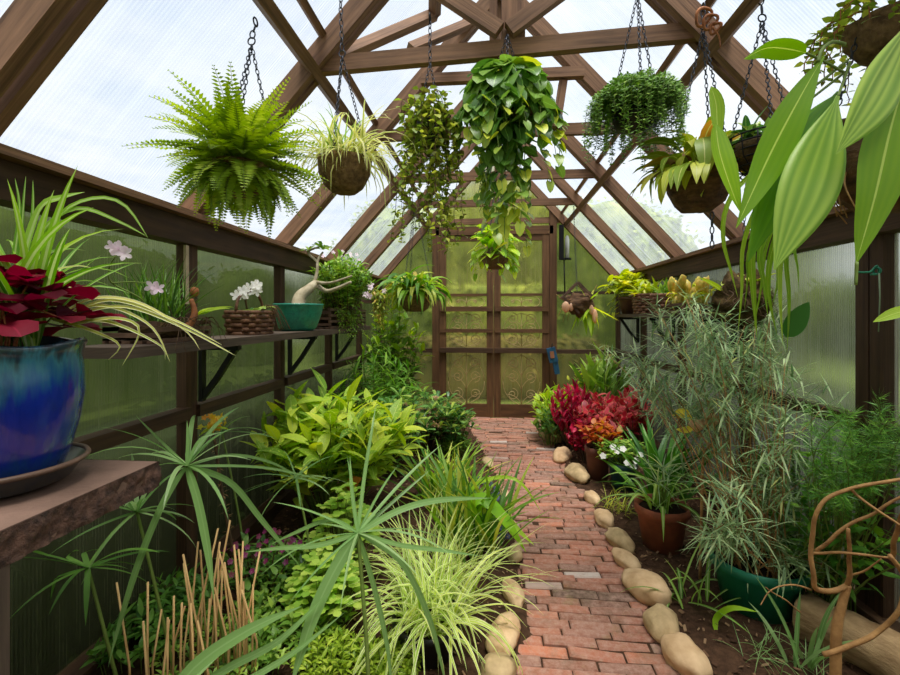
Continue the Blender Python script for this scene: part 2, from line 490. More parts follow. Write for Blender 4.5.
# ------------------------------------------------------------------ roof
rf = thing('ceiling', 'pitched greenhouse roof of brown rafters and milky ribbed panels', 'roof', (XC, 0, EZ), kind='structure')
for y in FR:
    for sx, xe in ((-1, XL), (1, XR)):
        nrm = V((sx * SLOPE, 0, 1)).normalized()
        for dy in (-.034, .03):
            single('rafter', M['wood_roof'], rf, bar, (xe, y + dy, EZ + .02), (XC, y + dy, RZ + .02), .038 if dy < 0 else .034, .085 if dy < 0 else .07, nrm)
    if y > 2 or y < 1: single('tie_beam', M['wood_roof'], rf, bar, (XC - .82, y, 2.44), (XC + .82, y, 2.44), .034, .07)
single('tie_beam', M['wood_roof'], rf, bar, (-.78, 1.98, 2.392), (.92, 1.98, 2.462), .04, .07)
single('tie_beam', M['wood_roof'], rf, bar, (XC - .80, 1.0, 2.44), (XC + .80, 1.0, 2.44), .06, .08)
single('collar_tie', M['wood_roof'], rf, bar, (XC - .5, 2.84, 2.76), (XC + .5, 2.84, 2.76), .05, .06)
single('collar_strut', M['wood_roof'], rf, bar, atY(563, 82, 2.86), atY(556, 128, 2.86), .05, .05, (0, 1, 0))
for y in (1.97,):
    single('king_post', M['wood_roof'], rf, bar, (XC + .03, y + .03, 2.46), (XC + .03, y + .03, RZ), .1, .07, (0, 1, 0))
    single('king_post', M['wood_roof'], rf, bar, (XC - .055, y + .05, 2.30), (XC - .055, y + .05, RZ), .035, .05, (0, 1, 0))
    single('king_post', M['wood_roof'], rf, bar, (XC - .01, y + .02, 2.30), (XC - .01, y + .02, 2.46), .05, .05, (0, 1, 0))
    for s in (-1, 1):
        single('truss_strut', M['wood_roof'], rf, bar, (XC - .01 + s * .02, y - .03, 2.485), (XC + s * .5, y - .03, 2.485 + .34), .042, .062, (0, 0, 1))
for y in (2.90, 3.82, 4.74):
    single('king_post', M['wood_roof'], rf, bar, (XC, y + .01, 2.44), (XC, y + .01, RZ), .05, .05, (0, 1, 0))
for s in (-1, 1):
    xp = XC + s * .855; zp = roofz(xp)
    single('purlin', M['wood_roof'], rf, bar, (xp, YF, zp + .01), (xp, YB, zp + .01), .045, .075, (s * SLOPE, 0, 1))
    xq = XC + s * .80; zq = roofz(xq)
    single('glazing_batten', M['wood_roof'], rf, bar, (xq, YF, zq + .085), (xq, YB, zq + .085), .03, .03, (s * SLOPE, 0, 1))
single('ridge_beam', M['wood_roof'], rf, bar, (XC, YF, RZ + .02), (XC, YB, RZ + .02), .06, .16)
for (xa, ya), (xb, yb) in ((( -.73, 2.02), (-.30, 2.46)), ((-.44, 2.50), (-.10, 2.88)), ((-.30, 2.46), (-.24, 2.02))):
    single('wind_brace', M['wood_roof'], rf, bar, (xa, ya, roofz(xa) + .02), (xb, yb, roofz(xb) + .02), .045, .05, (-SLOPE, 0, 1))
for a, b in zip(FR, FR[1:]):
    for s, xe in ((-1, XL - .12), (1, XR + .12)):
        ze = EZ - .12 * SLOPE + .10; zr = RZ + .10
        L = sqrt((xe - XC) ** 2 + (zr - ze) ** 2)
        mb = MB(); quad(mb, (xe, b, ze), (xe, a, ze), (XC, a, zr), (XC, b, zr), b, a, 0, L)
        mb.build('roof_panel', M['roofpanel'], rf, smooth=False)

# ------------------------------------------------------------------ end walls and the double door
DX0, DX1, DXM, DH = -.674, .767, .045, 2.32
def endwall(name, y, label, door):
    wb = thing(name, label, 'wall', (XC, y, 0), kind='structure')
    so_ = 1 if door else -1
    for x in (DX0, DX1):
        single('door_post', M['wood_door'], wb, bar, (x, y, 0), (x, y, roofz(x) + .02), .085, .08, (0, 1, 0))
    single('header', M['wood_door'], wb, bar, (DX0, y, DH), (DX1, y, DH), .08, .1)
    for x0, x1 in ((XL, DX0), (DX1, XR)):
        for z, h in ((1.55, .035), (.835, .05), (.05, .1)):
            single('rail', M['wood'], wb, bar, (x0 + .04, y, z), (x1 - .04, y, z), .05, h)
        mb = MB(); yo = y + so_ * .03
        zl0, zl1 = roofz(x0), roofz(x1)
        quad(mb, (x0, yo, .1), (x1, yo, .1), (x1, yo, zl1 + .05), (x0, yo, zl0 + .05), x0, x1, .1, 2)
        mb.build('glazing_panel', M['wallpanel'], wb, smooth=False)
    yo = y + so_ * .03; mb = MB()
    mb.add([(DX0, yo, DH), (DX1, yo, DH), (DX1, yo, roofz(DX1) + .08), (XC, yo, RZ + .08), (DX0, yo, roofz(DX0) + .08)], [(0, 1, 2, 3, 4)],
           [(DX0, DH), (DX1, DH), (DX1, 2.6), (XC, 3.3), (DX0, 2.6)])
    mb.build('gable_panel', M['doorpanel'], wb, smooth=False)
    if not door:
        mb = MB(); quad(mb, (DX0, yo, .1), (DX1, yo, .1), (DX1, yo, DH), (DX0, yo, DH), DX0, DX1, .1, DH)
        mb.build('glazing_panel', M['wallpanel'], wb, smooth=False)
endwall('wall_back', YB, 'far gable wall of timber and glazing round the double door', True)
endwall('wall_front', YF, 'near gable wall of timber and glazing behind the viewpoint', False)

def spiral(mb, c, r, turns, a0, sgn, rad=.004, n=22):
    pts = []
    for i in range(n + 1):
        q = i / n; a = a0 + sgn * q * turns * 2 * pi; rr = r * (1 - .82 * q)
        pts.append((c[0] + rr * cos(a), c[1], c[2] + rr * sin(a)))
    tube(mb, pts, rad, rad, 4, .5, False)
def doorleaf(name, x0, x1, label):
    d = thing(name, label, 'door', ((x0 + x1) / 2, YB - .01, 0), kind='structure')
    y = YB - .012; top = DH - .055; sw = .085
    for x in (x0 + sw / 2, x1 - sw / 2):
        single('stile', M['wood_door'], d, bar, (x, y, .02), (x, y, top), sw, .045, (0, 1, 0))
    for z, h, dp in ((top - .035, .07, .039), (1.53, .03, .036), (1.355, .06, .07), (1.085, .045, .055), (.845, .06, .09), (.10, .16, .039)):
        single('rail', M['wood_door'] if z != .845 else M['wood'], d, bar, (x0 + .01, y - (dp - .045) / 2, z), (x1 - .01, y - (dp - .045) / 2, z), dp, h)
    mb = MB(); quad(mb, (x0 + .05, y + .012, .16), (x1 - .05, y + .012, .16), (x1 - .05, y + .012, top - .05), (x0 + .05, y + .012, top - .05), x0, x1, .16, top)
    mb.build('pane', M['doorpanel'], d, smooth=False)
    xm = (x0 + x1) / 2; ys = y - .004
    for z0, z1 in ((.18, .80), (.89, 1.31), (1.39, 1.51)):
        mb = MB(); h = z1 - z0; wq = (x1 - x0) / 2 - .1
        tube(mb, [(xm, ys, z0), (xm, ys, z1)], .004, .004, 4)
        for s in (-1, 1):
            for fz in ((.2, .55, .82) if h > .3 else (.5,)):
                r = min(.075, h * .2)
                spiral(mb, (xm + s * (wq * .45), ys, z0 + h * fz), r, 1.6, pi / 2 + (pi if s > 0 else 0), s)
                tube(mb, curve_pts((xm, ys, z0 + h * max(0, fz - .25)), (xm + s * (wq * .45 + r), ys, z0 + h * fz), (s * -.02, 0, .03)), .0035, .0035, 4)
            tube(mb, curve_pts((xm + s * .02, ys, z0), (xm + s * wq * .95, ys, z0 + h * .45), (s * .05, 0, -.03)), .0035, .0035, 4)
            tube(mb, curve_pts((xm + s * wq * .95, ys, z0 + h * .45), (xm, ys, z1 - .01), (s * .05, 0, .03)), .0035, .0035, 4)
        mb.build('scrollwork', M['scroll'], d)
doorleaf('door_1', DX0 + .045, DXM - .001, 'left leaf of the brown glazed double door with scrollwork panes')
doorleaf('door_2', DXM + .001, DX1 - .045, 'right leaf of the brown glazed double door with scrollwork panes')

# ================================================================== ground
def interp(tab, y):
    tab = sorted(tab)
    if y <= tab[0][0]: return tab[0][1]
    for (a, b), (c, d) in zip(tab, tab[1:]):
        if y <= c: return b + (d - b) * (y - a) / (c - a)
    return tab[-1][1]
PL = [(5.6, -.30), (5.2, -.22), (4.04, 0), (3.17, .104), (2.4, .172), (2.06, .179), (1.63, .13), (.5, .05), (-1.7, 0)]
PR = [(5.6, .62), (5.2, .60), (3.6, .618), (2.72, .695), (2.1, .69), (1.63, .65), (.5, .6), (-1.7, .6)]
def soilz(x, y): return .028 + .022 * mnoise.noise(V((x * 3, y * 3, 0))) + .012 * mnoise.noise(V((x * 9, y * 9, 4)))
mb = MB(); nx, ny = 60, 130
for j in range(ny + 1):
    for i in range(nx + 1):
        x = XL + (XR - XL) * i / nx; y = YF + (YB - YF) * j / ny
        inp = interp(PL, y) - .02 < x < interp(PR, y) + .02
        mb.v.append((x, y, .009 if inp else soilz(x, y))); mb.uv.append((x, y)); mb.var.append(.5)
for j in range(ny):
    for i in range(nx):
        a = j * (nx + 1) + i; mb.f.append((a, a + 1, a + nx + 2, a + nx + 1))
tag(mb.build('floor', M['soil']), 'dark soil of the planting beds either side of the brick path', 'soil bed', kind='structure')

m, t, out = nt('old_red_brick')
va = attr(t, 'var'); oc = objco(t)
c = ramp(t, va.outputs['Fac'], [(0, S((98, 74, 62))), (.2, S((142, 92, 72))), (.42, S((170, 106, 82))), (.62, S((132, 96, 82))), (.8, S((194, 118, 86))), (.93, S((166, 130, 112))), (1, S((196, 182, 172)))])
c = mixc(t, mathn(t, 'MULTIPLY', mathn(t, 'SUBTRACT', noise(t, 40, 5, .75, oc), .36), 2, clamp=True), c, S((190, 156, 138)))
ms = mathn(t, 'MULTIPLY', mathn(t, 'SUBTRACT', noise(t, 4.2, 6, .75, oc), .5), 4.5, clamp=True)
c = mixc(t, mathn(t, 'MULTIPLY', ms, .8), c, S((96, 82, 62)))
mg = mathn(t, 'MULTIPLY', mathn(t, 'SUBTRACT', noise(t, 7, 5, .75, oc), .58), 6, clamp=True)
c = mixc(t, mathn(t, 'MULTIPLY', mg, .5), c, S((150, 138, 84)))
b = N(t, 'ShaderNodeBsdfPrincipled', i_Roughness=.85); b.inputs['Specular IOR Level'].default_value = .25
t.links.new(c, b.inputs['Base Color'])
bn = N(t, 'ShaderNodeBump', i_Strength=.6, i_Distance=.006); t.links.new(noise(t, 60, 5, .7, oc), bn.inputs['Height']); t.links.new(bn.outputs[0], b.inputs['Normal'])
t.links.new(b.outputs[0], out.inputs[0]); M['brick'] = m
rnd = random.Random(5)
mb = MB(); y = -.6
def brickbox(mb, x0, x1, y0, y1, z, tiltx, var, skew):
    i = .006
    vs = []
    for (zz, q) in ((-.03, 0), (z - .006, 0), (z, i)):
        for (x, yy) in ((x0 + q, y0 + q), (x1 - q, y0 + q), (x1 - q, y1 - q), (x0 + q, y1 - q)):
            vs.append((x, yy + skew * (x - x0), zz + (tiltx * (x - (x0 + x1) / 2) if zz > 0 else 0)))
    fs = [(8, 9, 10, 11)]
    for k in (0, 4):
        for a in range(4): fs.append((k + a, k + (a + 1) % 4, k + 4 + (a + 1) % 4, k + 4 + a))
    mb.add(vs, fs, [(p[0], p[1]) for p in vs], var)
while y < 5.6:
    rw = .042 + rnd.random() * .013
    xl, xr = interp(PL, y) - .04, interp(PR, y) + .05
    x = xl - rnd.random() * .18
    rowt = rnd.random()
    while x < xr:
        bl = .17 + rnd.random() * .05
        if x + bl > xl:
            brickbox(mb, max(x, xl), min(x + bl, xr), y, y + rw, .018 + rnd.gauss(0, .0035), rnd.gauss(0, .035), min(1, max(0, rnd.gauss(.45, .24))) if rnd.random() > .015 else 1.0, rnd.gauss(0, .02))
        x += bl + .004 + rnd.random() * .003
    y += rw + .004
tag(mb.build('brick_path', M['brick'], smooth=False), 'narrow path of old red bricks laid in rows to the door', 'path', kind='structure')

mb = MB()
for k in range(8000):
    yy = rnd.uniform(.7, 5.5); xx = rnd.uniform(XL + .09, XR - .08)
    if interp(PL, yy) - .02 < xx < interp(PR, yy) + .02: continue
    s = rnd.uniform(.003, .012); a = rnd.uniform(0, 6.3); z = soilz(xx, yy) + .006
    u = V((cos(a), sin(a), rnd.gauss(0, .35))) * s; v_ = V((-sin(a), cos(a), rnd.gauss(0, .35))) * s * rnd.uniform(.3, .6)
    c0 = V((xx, yy, z)); h = V((0, 0, s * .25))
    mb.add([c0 - u - v_, c0 + u - v_, c0 + u + v_, c0 - u + v_, c0 - u * .9 - v_ + h, c0 + u * .9 - v_ + h, c0 + u + v_ * .8 + h, c0 - u + v_ * .8 + h],
           [(4, 5, 6, 7), (0, 1, 5, 4), (1, 2, 6, 5), (2, 3, 7, 6), (3, 0, 4, 7)], None, rnd.random())
tag(mb.build('bark_chips', M['chips'], smooth=False), 'brown bark chips scattered over the soil beds', 'bark chips', kind='stuff')

# lawn, hedges and trees beyond the glazing
mb = MB(); nx = 40
for j in range(nx + 1):
    for i in range(nx + 1):
        x, y = -20 + 40 * i / nx, -16 + 40 * j / nx
        mb.v.append((x, y, -.06 + .15 * mnoise.noise(V((x * .2, y * .2, 0))) * min(1, max(0, (abs(x) - 2) / 4)) if True else 0)); mb.uv.append((x, y)); mb.var.append(.5)
for j in range(nx):
    for i in range(nx):
        a = j * (nx + 1) + i; mb.f.append((a, a + 1, a + nx + 2, a + nx + 1))
tag(mb.build('lawn', M['lawn']), 'mown green lawn outside the greenhouse', 'lawn', kind='structure')
def outmat(name, cols):
    m, t, out = nt(name); oc = objco(t)
    c = ramp(t, noise(t, 1.7, 5, .7, oc), [(.3 + .4 * i / (len(cols) - 1), S(q)) for i, q in enumerate(cols)])
    c = mixc(t, mathn(t, 'MULTIPLY', attr(t, 'var').outputs['Fac'], .5), c, S(cols[-1]))
    b = N(t, 'ShaderNodeBsdfPrincipled', i_Roughness=.8); b.inputs['Specular IOR Level'].default_value = .15
    t.links.new(c, b.inputs['Base Color'])
    tl = N(t, 'ShaderNodeBsdfTranslucent'); t.links.new(c, tl.inputs[0])
    mx = N(t, 'ShaderNodeMixShader'); mx.inputs[0].default_value = .3
    t.links.new(b.outputs[0], mx.inputs[1]); t.links.new(tl.outputs[0], mx.inputs[2]); t.links.new(mx.outputs[0], out.inputs[0]); return m
M['hedge'] = outmat('hedge_leaves', [(42, 58, 26), (74, 94, 42), (112, 128, 62)])
M['shade_shrub'] = outmat('dark_shrub_leaves', [(18, 28, 12), (34, 48, 20), (56, 70, 32)])
M['tree'] = outmat('tree_leaves', [(74, 96, 44), (126, 146, 66), (188, 194, 98)])
M['bark'] = simple('tree_bark', (86, 70, 56), .9, bump=.5)
def outside(name, cat, label, c, r, n, mat, seed, trunk=0, sq=.5, lf=.18):
    rd = random.Random(seed)
    o = thing(name, label, cat, (c[0], c[1], 0))
    mb = MB(); nu, nv = 36, 22
    def surf(d, k):
        q = [(abs(x) ** sq) * (1 if x > 0 else -1) for x in d]
        m_ = k * (1 + .13 * mnoise.noise(V(d) * 3 + V((seed * 3.7, seed, -seed))) + .09 * mnoise.noise(V((q[0] * r[0], q[1] * r[1], q[2] * r[2])) * 2.2))
        return V((c[0] + q[0] * r[0] * m_, c[1] + q[1] * r[1] * m_, max(-.02, c[2] + q[2] * r[2] * m_)))
    for j in range(nv + 1):
        for i in range(nu):
            ph, t_ = pi * j / nv, 2 * pi * i / nu
            mb.v.append(surf((sin(ph) * cos(t_), sin(ph) * sin(t_), cos(ph)), .93)); mb.uv.append((0, 0)); mb.var.append(rd.random() * .5)
    for j in range(nv):
        for i in range(nu): mb.f.append((j * nu + i, (j + 1) * nu + i, (j + 1) * nu + (i + 1) % nu, j * nu + (i + 1) % nu))
    for k in range(n):
        d = V((rd.gauss(0, 1), rd.gauss(0, 1), rd.gauss(0, 1))).normalized()
        leaf(mb, surf(d, rd.uniform(.88, 1.0)), rd.uniform(0, 6.3), rd.uniform(-.6, 1), lf * rd.uniform(.7, 1.2), lf * .6, .5, 'ovate', rd.uniform(-.6, .6), .1, 2, rd.random())
    mb.build('foliage', mat, o, keep=True)
    if trunk:
        tb = MB(); tube(tb, [(c[0], c[1], -.1), (c[0] + .05, c[1], c[2] * .5), (c[0], c[1] + .05, c[2])], trunk, trunk * .6, 8)
        tb.build('trunk', M['bark'], o, keep=True)
M['olive'] = outmat('olive_bush_leaves', [(70, 62, 36), (112, 104, 58), (150, 136, 76)])
outside('hedge', 'hedge', 'dark green hedge beyond the left wall, behind the shelf', (-6.4, 5.6, 1.0), (.9, 3.9, 1.6), 1800, M['hedge'], 1)
outside('hedge', 'hedge', 'dark green hedge beyond the left wall towards the far corner', (-6.6, 15.2, 1.0), (.9, 4.6, 1.7), 1800, M['hedge'], 2)
outside('hedge', 'hedge', 'dim green hedge beyond the right wall behind the grey-green shrub', (7.4, 7.6, .8), (.9, 4.2, 1.25), 1800, M['hedge'], 3)
outside('hedge', 'hedge', 'green hedge beyond the right wall towards the far corner', (7.4, 17.4, .9), (.9, 4.4, 1.5), 1800, M['hedge'], 4)
outside('bush', 'bush', 'low dark shrubs planted close along the outside of the left wall', (-1.98, 2.2, .3), (.44, 3.6, .40), 2200, M['shade_shrub'], 8, lf=.12)
outside('bush', 'bush', 'low dark shrubs planted close along the outside of the right wall', (2.13, 2.4, .28), (.44, 3.4, .38), 2200, M['shade_shrub'], 9, lf=.12)
outside('tree', 'tree', 'yellow-green leafy tree beyond the left door leaf', (-2.2, 13.2, 2.2), (2.5, 1.5, 2.3), 2600, M['tree'], 5, .16, .75)
outside('tree', 'tree', 'yellow-green leafy tree beyond the right door leaf', (3.1, 13.2, 2.2), (2.6, 1.5, 2.3), 2600, M['tree'], 6, .16, .75)
outside('tree', 'tree', 'far green tree centred behind the double door', (.4, 17.5, 2.9), (2.2, 1.4, 3.3), 1600, M['tree'], 12, .16, .75)
outside('bush', 'bush', 'olive-brown bushes just outside the double door', (.1, 7.7, .35), (1.9, .5, .62), 1500, M['olive'], 7, lf=.12)
outside('bush', 'bush', 'yellow-green bush in the middle distance beyond the double door', (.2, 10.2, .8), (2.2, .7, 1.15), 1500, M['tree'], 10)
# ================================================================== pots, baskets, shelves, stones
M['terracotta'] = simple('terracotta', (164, 88, 58), .8, noise_amt=.3, nscale=14, bump=.2, col2=(122, 66, 46))
M['terracotta_dark'] = simple('brown_clay', (112, 66, 50), .8, noise_amt=.3, bump=.2)
M['stone'] = simple('tan_river_stone', (228, 196, 154), .75, nscale=9, col2=(182, 144, 102), bump=.35, bscale=35)
M['stone_b'] = simple('ochre_river_stone', (212, 182, 138), .8, nscale=12, col2=(156, 132, 92), bump=.4, bscale=30)
M['slate'] = simple('blue_grey_gravel', (96, 104, 128), .7, nscale=60, col2=(50, 54, 72))
M['bark_bowl'] = simple('bark_bowl', (128, 94, 64), .9, nscale=22, col2=(62, 44, 30), bump=1.0, bscale=30, stretch=(1, 1, 2.5))
M['coir'] = simple('coir_liner', (150, 120, 80), .95, nscale=45, col2=(84, 62, 40), bump=.9, bscale=90)
M['wicker'] = simple('brown_wicker', (136, 96, 66), .65, nscale=40, col2=(84, 54, 36), bump=.3)
M['slat'] = simple('basket_slat', (112, 84, 64), .75, nscale=20, col2=(66, 46, 34), bump=.3)
M['black_plastic'] = simple('black_plastic', (30, 31, 32), .5)
M['brown_plastic'] = simple('brown_plastic', (92, 62, 46), .5)
M['green_plastic'] = simple('green_plastic', (30, 122, 92), .42, noise_amt=.15, nscale=5)
M['teal_dark'] = simple('dark_teal_glaze', (44, 84, 92), .35)
M['potsoil'] = simple('potting_soil', (58, 42, 32), .95, nscale=60, col2=(24, 18, 14), bump=1, bscale=120, spec=.1)
M['moss'] = simple('moss_and_fibre', (96, 78, 46), .95, nscale=30, col2=(44, 34, 24), bump=1, bscale=60, spec=.1)
M['stem_g'] = simple('green_stem', (120, 142, 62), .6, nscale=20, noise_amt=.25)
M['stem_b'] = simple('brown_stem', (112, 84, 56), .8, nscale=40, col2=(70, 52, 36), bump=.3)
M['stem_tan'] = simple('tan_bark', (196, 150, 92), .7, nscale=24, col2=(132, 92, 52), bump=.4, bscale=50)
M['stalk'] = simple('dry_straw_stalk', (230, 194, 132), .7, nscale=30, col2=(186, 142, 88), stretch=(1, 1, .2))
M['caudex'] = simple('pale_grey_caudex', (196, 184, 156), .75, nscale=22, col2=(140, 126, 98), bump=.3)

def glazemat():
    m, t, out = nt('blue_drip_glaze'); oc = objco(t)
    sp = N(t, 'ShaderNodeSeparateXYZ'); t.links.new(oc, sp.inputs[0])
    z = mathn(t, 'MULTIPLY', sp.outputs[2], 3.3)
    dr = noise(t, 1, 3, .6, mapping(t, oc, (38, 38, 5)))
    h = mathn(t, 'ADD', z, mathn(t, 'MULTIPLY', mathn(t, 'SUBTRACT', dr, .5), .55))
    c = ramp(t, h, [(0, S((30, 44, 62))), (.14, S((26, 66, 130))), (.3, S((18, 40, 150))), (.66, S((14, 46, 158))), (.76, S((24, 92, 148))), (.9, S((62, 130, 150))), (1, S((44, 66, 74)))])
    c = mixc(t, mathn(t, 'MULTIPLY', mathn(t, 'SUBTRACT', noise(t, 30, 5, .7, mapping(t, oc, (1, 1, .4))), .5), 1.6, clamp=True), c, S((14, 36, 84)))
    b = N(t, 'ShaderNodeBsdfPrincipled', i_Roughness=.16); b.inputs['Coat Weight'].default_value = .6
    t.links.new(c, b.inputs['Base Color'])
    bn = N(t, 'ShaderNodeBump', i_Strength=.3, i_Distance=.01); t.links.new(dr, bn.inputs['Height']); t.links.new(bn.outputs[0], b.inputs['Normal'])
    t.links.new(b.outputs[0], out.inputs[0]); return m
M['glaze'] = glazemat()
M['saucer'] = simple('speckled_navy_saucer', (40, 54, 78), .3, nscale=60, col2=(84, 84, 78), coat=.4)
M['saucer_rim'] = simple('brown_saucer_rim', (120, 92, 74), .45, nscale=30)
M['teal'] = simple('teal_glaze', (38, 148, 122), .4, nscale=50, col2=(18, 104, 90), bump=.25, bscale=80, coat=.3)
M['slab_top'] = simple('brown_slab', (142, 112, 96), .8, nscale=8, col2=(104, 80, 66), bump=.25, bscale=60)
M['slab_edge'] = simple('rough_slab_edge', (120, 88, 72), .95, nscale=45, col2=(48, 34, 28), bump=1.0, bscale=55)

def pot(root, c, r, h, mat, name='pot', rim=True, taper=.72, soil=True, soilm=None, rough=0):
    """a flared pot whose foot stands at c"""
    rb = r * taper; w = .008
    prof = [(0, .001), (rb, 0), (rb + (r - rb) * .75, h * .78)]
    prof += [(r * .97, h * .8), (r * 1.03, h * .82), (r * 1.03, h)] if rim else [(r * .99, h * .95), (r, h)]
    prof += [(r * 1.03 - w if rim else r - w, h), (r - w * 2, h * .86), (r * .9, h * .84)]
    mb = MB(); lathe(mb, c, prof, 36, rough)
    o = mb.build(name, mat, root)
    if soil:
        mb = MB(); disc(mb, (c[0], c[1], c[2] + h * .87), r * .96, 24, .012, h * 9); mb.build('soil', soilm or M['potsoil'], root)
    return o
def bowlbasket(root, c, r, h, mat, name='basket', rough=.012, seed=0):
    """bark or coir bowl; c is the middle of its rim"""
    prof = [(0, -h), (r * .45, -h * .98), (r * .72, -h * .8), (r * .92, -h * .45), (r, -h * .1), (r * 1.01, 0), (r * .9, .003), (r * .86, -h * .12), (0, -h * .1)]
    mb = MB(); lathe(mb, c, prof, 40, rough, 9, .5, seed); return mb.build(name, mat, root)
def wickerbasket(root, c, rx, ry, h, rows=7, name='basket', handle=0):
    mb = MB()
    for k in range(rows):
        q = k / (rows - 1); s = .86 + .14 * q
        ax = V((0, 0, 1)); vs, fs, uv = [], [], []
        Nn, n = 56, 6; rr = h / rows * .56
        for i in range(Nn):
            t = 2 * pi * i / Nn; wv = .006 * (1 if k % 2 else -1) * sin(9 * t)
            # superellipse outline
            ct, st = cos(t), sin(t); e = .7
            ex = (abs(ct) ** e) * (1 if ct > 0 else -1); ey = (abs(st) ** e) * (1 if st > 0 else -1)
            q0 = V((c[0] + (rx * s + wv) * ex, c[1] + (ry * s + wv) * ey, c[2] + h * (q * .9 + .05)))
            d = V((ex, ey, 0)).normalized()
            for j in range(n):
                a = 2 * pi * j / n; vs.append(q0 + d * (rr * .7 * cos(a)) + ax * (rr * sin(a))); uv.append((j / n, t))
        for i in range(Nn):
            for j in range(n):
                i2, j2 = (i + 1) % Nn, (j + 1) % n; fs.append((i * n + j, i2 * n + j, i2 * n + j2, i * n + j2))
        mb.add(vs, fs, uv)
    for i in range(18):
        t = 2 * pi * i / 18; ct, st = cos(t), sin(t); e = .7
        ex = (abs(ct) ** e) * (1 if ct > 0 else -1); ey = (abs(st) ** e) * (1 if st > 0 else -1)
        tube(mb, [(c[0] + rx * .86 * ex, c[1] + ry * .86 * ey, c[2] + .002), (c[0] + rx * ex, c[1] + ry * ey, c[2] + h * 1.02)], .006, .006, 5)
    o = mb.build(name, M['wicker'], root)
    mb = MB(); disc(mb, (c[0], c[1], c[2] + h * .8), min(rx, ry) * .95, 20, .012, 3)
    for i, p in enumerate(mb.v): mb.v[i] = (c[0] + (p[0] - c[0]) * rx / min(rx, ry), c[1] + (p[1] - c[1]) * ry / min(rx, ry), p[2])
    mb.build('bark_filling', M['moss'], root)
    if handle:
        mb = MB(); pts = [(c[0], c[1] - ry * cos(pi * i / 12) * .98, c[2] + h + handle * sin(pi * i / 12)) for i in range(13)]
        tube(mb, pts, .008, .008, 6); mb.build('handle', M['wicker'], root)
    return o
def slatbasket(root, c, rx, ry, h, rows=5, name='basket', fill=True):
    mb = MB(); s = h / rows
    for k in range(rows):
        z = c[2] + s * (k + .5)
        if k % 2 == 0:
            for a in (-1, 1): bar(mb, (c[0] + a * (rx - .008), c[1] - ry, z), (c[0] + a * (rx - .008), c[1] + ry, z), .016, s * .8)
        else:
            for a in (-1, 1): bar(mb, (c[0] - rx, c[1] + a * (ry - .008), z), (c[0] + rx, c[1] + a * (ry - .008), z), .016, s * .8)
    for k in range(5):
        x = c[0] - rx + 2 * rx * (k + .5) / 5; bar(mb, (x, c[1] - ry, c[2] + .006), (x, c[1] + ry, c[2] + .006), rx * .25, .01)
    o = mb.build(name, M['slat'], root, smooth=False)
    if fill:
        mb = MB(); blob(mb, (c[0], c[1], c[2] + h * .5), (rx * .9, ry * .9, h * .5), 3, .2); mb.build('bark_filling', M['moss'], root)
    return o
def hang(root, top, rim_c, r, n=3, ph=.4, drop=.35, mat='chain'):
    """chain from a hook at `top`, forking at a ring into n strands that end on the rim"""
    mb = MB(); top = V(top); rc = V(rim_c)
    rg = V((rc.x + (top.x - rc.x) * .6, rc.y + (top.y - rc.y) * .6, rc.z + drop))
    if (top - rg).length > .06:
        chain(mb, top, rg + V((0, 0, .025)), .03, .0024, .008)
    for s in range(n):
        a = ph + 2 * pi * s / n
        chain(mb, rg, rc + V((r * cos(a), r * sin(a), 0)))
    mb.build('chain', M[mat], root)
    mb = MB(); ring(mb, rg + V((0, 0, .012)), .013, .0026, 16, 5, (0, 1, 0)); mb.build('ring', M[mat], root)
    mb = MB(); ring(mb, top + V((0, 0, .012)), .014, .003, 14, 5, (1, 0, 0))
    mb.build('hook', M[mat], root)

# ---- shelves
def shelf(name, label, p0, p1, z, depth, th, brs, s):
    """board along Y at wall side s"""
    X = XL if s < 0 else XR
    o = thing(name, label, 'shelf', (p0, p1[0], z))
    xw, xi = X - s * .045, X - s * depth
    rd = random.Random(7); mb = MB()
    bar(mb, ((xw + xi) / 2, p1[0], z - th / 2), ((xw + xi) / 2, p1[1], z - th / 2), abs(xi - xw), th)
    mb.build('board', M['shelf'], o, smooth=False)
    for y in brs:
        mb = MB(); zz = z - th
        bar(mb, (xw - s * .012, y, zz), (xw - s * .012, y, zz - .26), .03, .024, (1, 0, 0))
        bar(mb, (xw, y, zz - .012), (xi + s * .03, y, zz - .012), .03, .024)
        pts = [(xw - s * .02, y, zz - .24), (xw - s * .09, y, zz - .15), (xi + s * .05, y, zz - .02)]
        for a, b in zip(pts, pts[1:]): bar(mb, a, b, .024, .024, (0, 1, 0))
        mb.build('bracket', M['iron'], o, smooth=False)
shelf('plant_shelf', 'long narrow weathered shelf on iron brackets along the left wall', XL, (1.3, 4.15), 1.18, .27, .035, (1.98, 2.9, 3.82), -1)
shelf('plant_shelf', 'narrow dark shelf on brackets along the far right wall above the red plants', XR, (2.62, 4.9), 1.29, .27, .03, (2.9, 3.82, 4.70), 1)

# ---- near-left slab bench with the blue pot
o = thing('slab_bench', 'rough-edged brown slab bench at the lower left carrying the blue pot', 'bench', (-1.1, .6, 0))
mb = MB(); x0, x1, y0, y1, z0, z1 = XL + .05, -.85, .05, 1.105, .838, .902
nx, ny, nz = 60, 110, 7
def ro(x, y, z): return .007 * mnoise.noise(V((x * 30, y * 30, z * 30))) + .006 * mnoise.noise(V((x * 75, y * 75, z * 75)))
vs, fs = [], []
for j in range(ny + 1):
    for k in range(nz + 1):
        y = y0 + (y1 - y0) * j / ny; z = z0 + (z1 - z0) * k / nz
        e = 0 if k == nz else 1
        vs.append((x1 + (ro(x1, y, z) if e else ro(x1, y, z) * .4), y, z))
for j in range(ny):
    for k in range(nz):
        a = j * (nz + 1) + k; fs.append((a, a + nz + 1, a + nz + 2, a + 1))
mb.add(vs, fs)
vs, fs = [], []
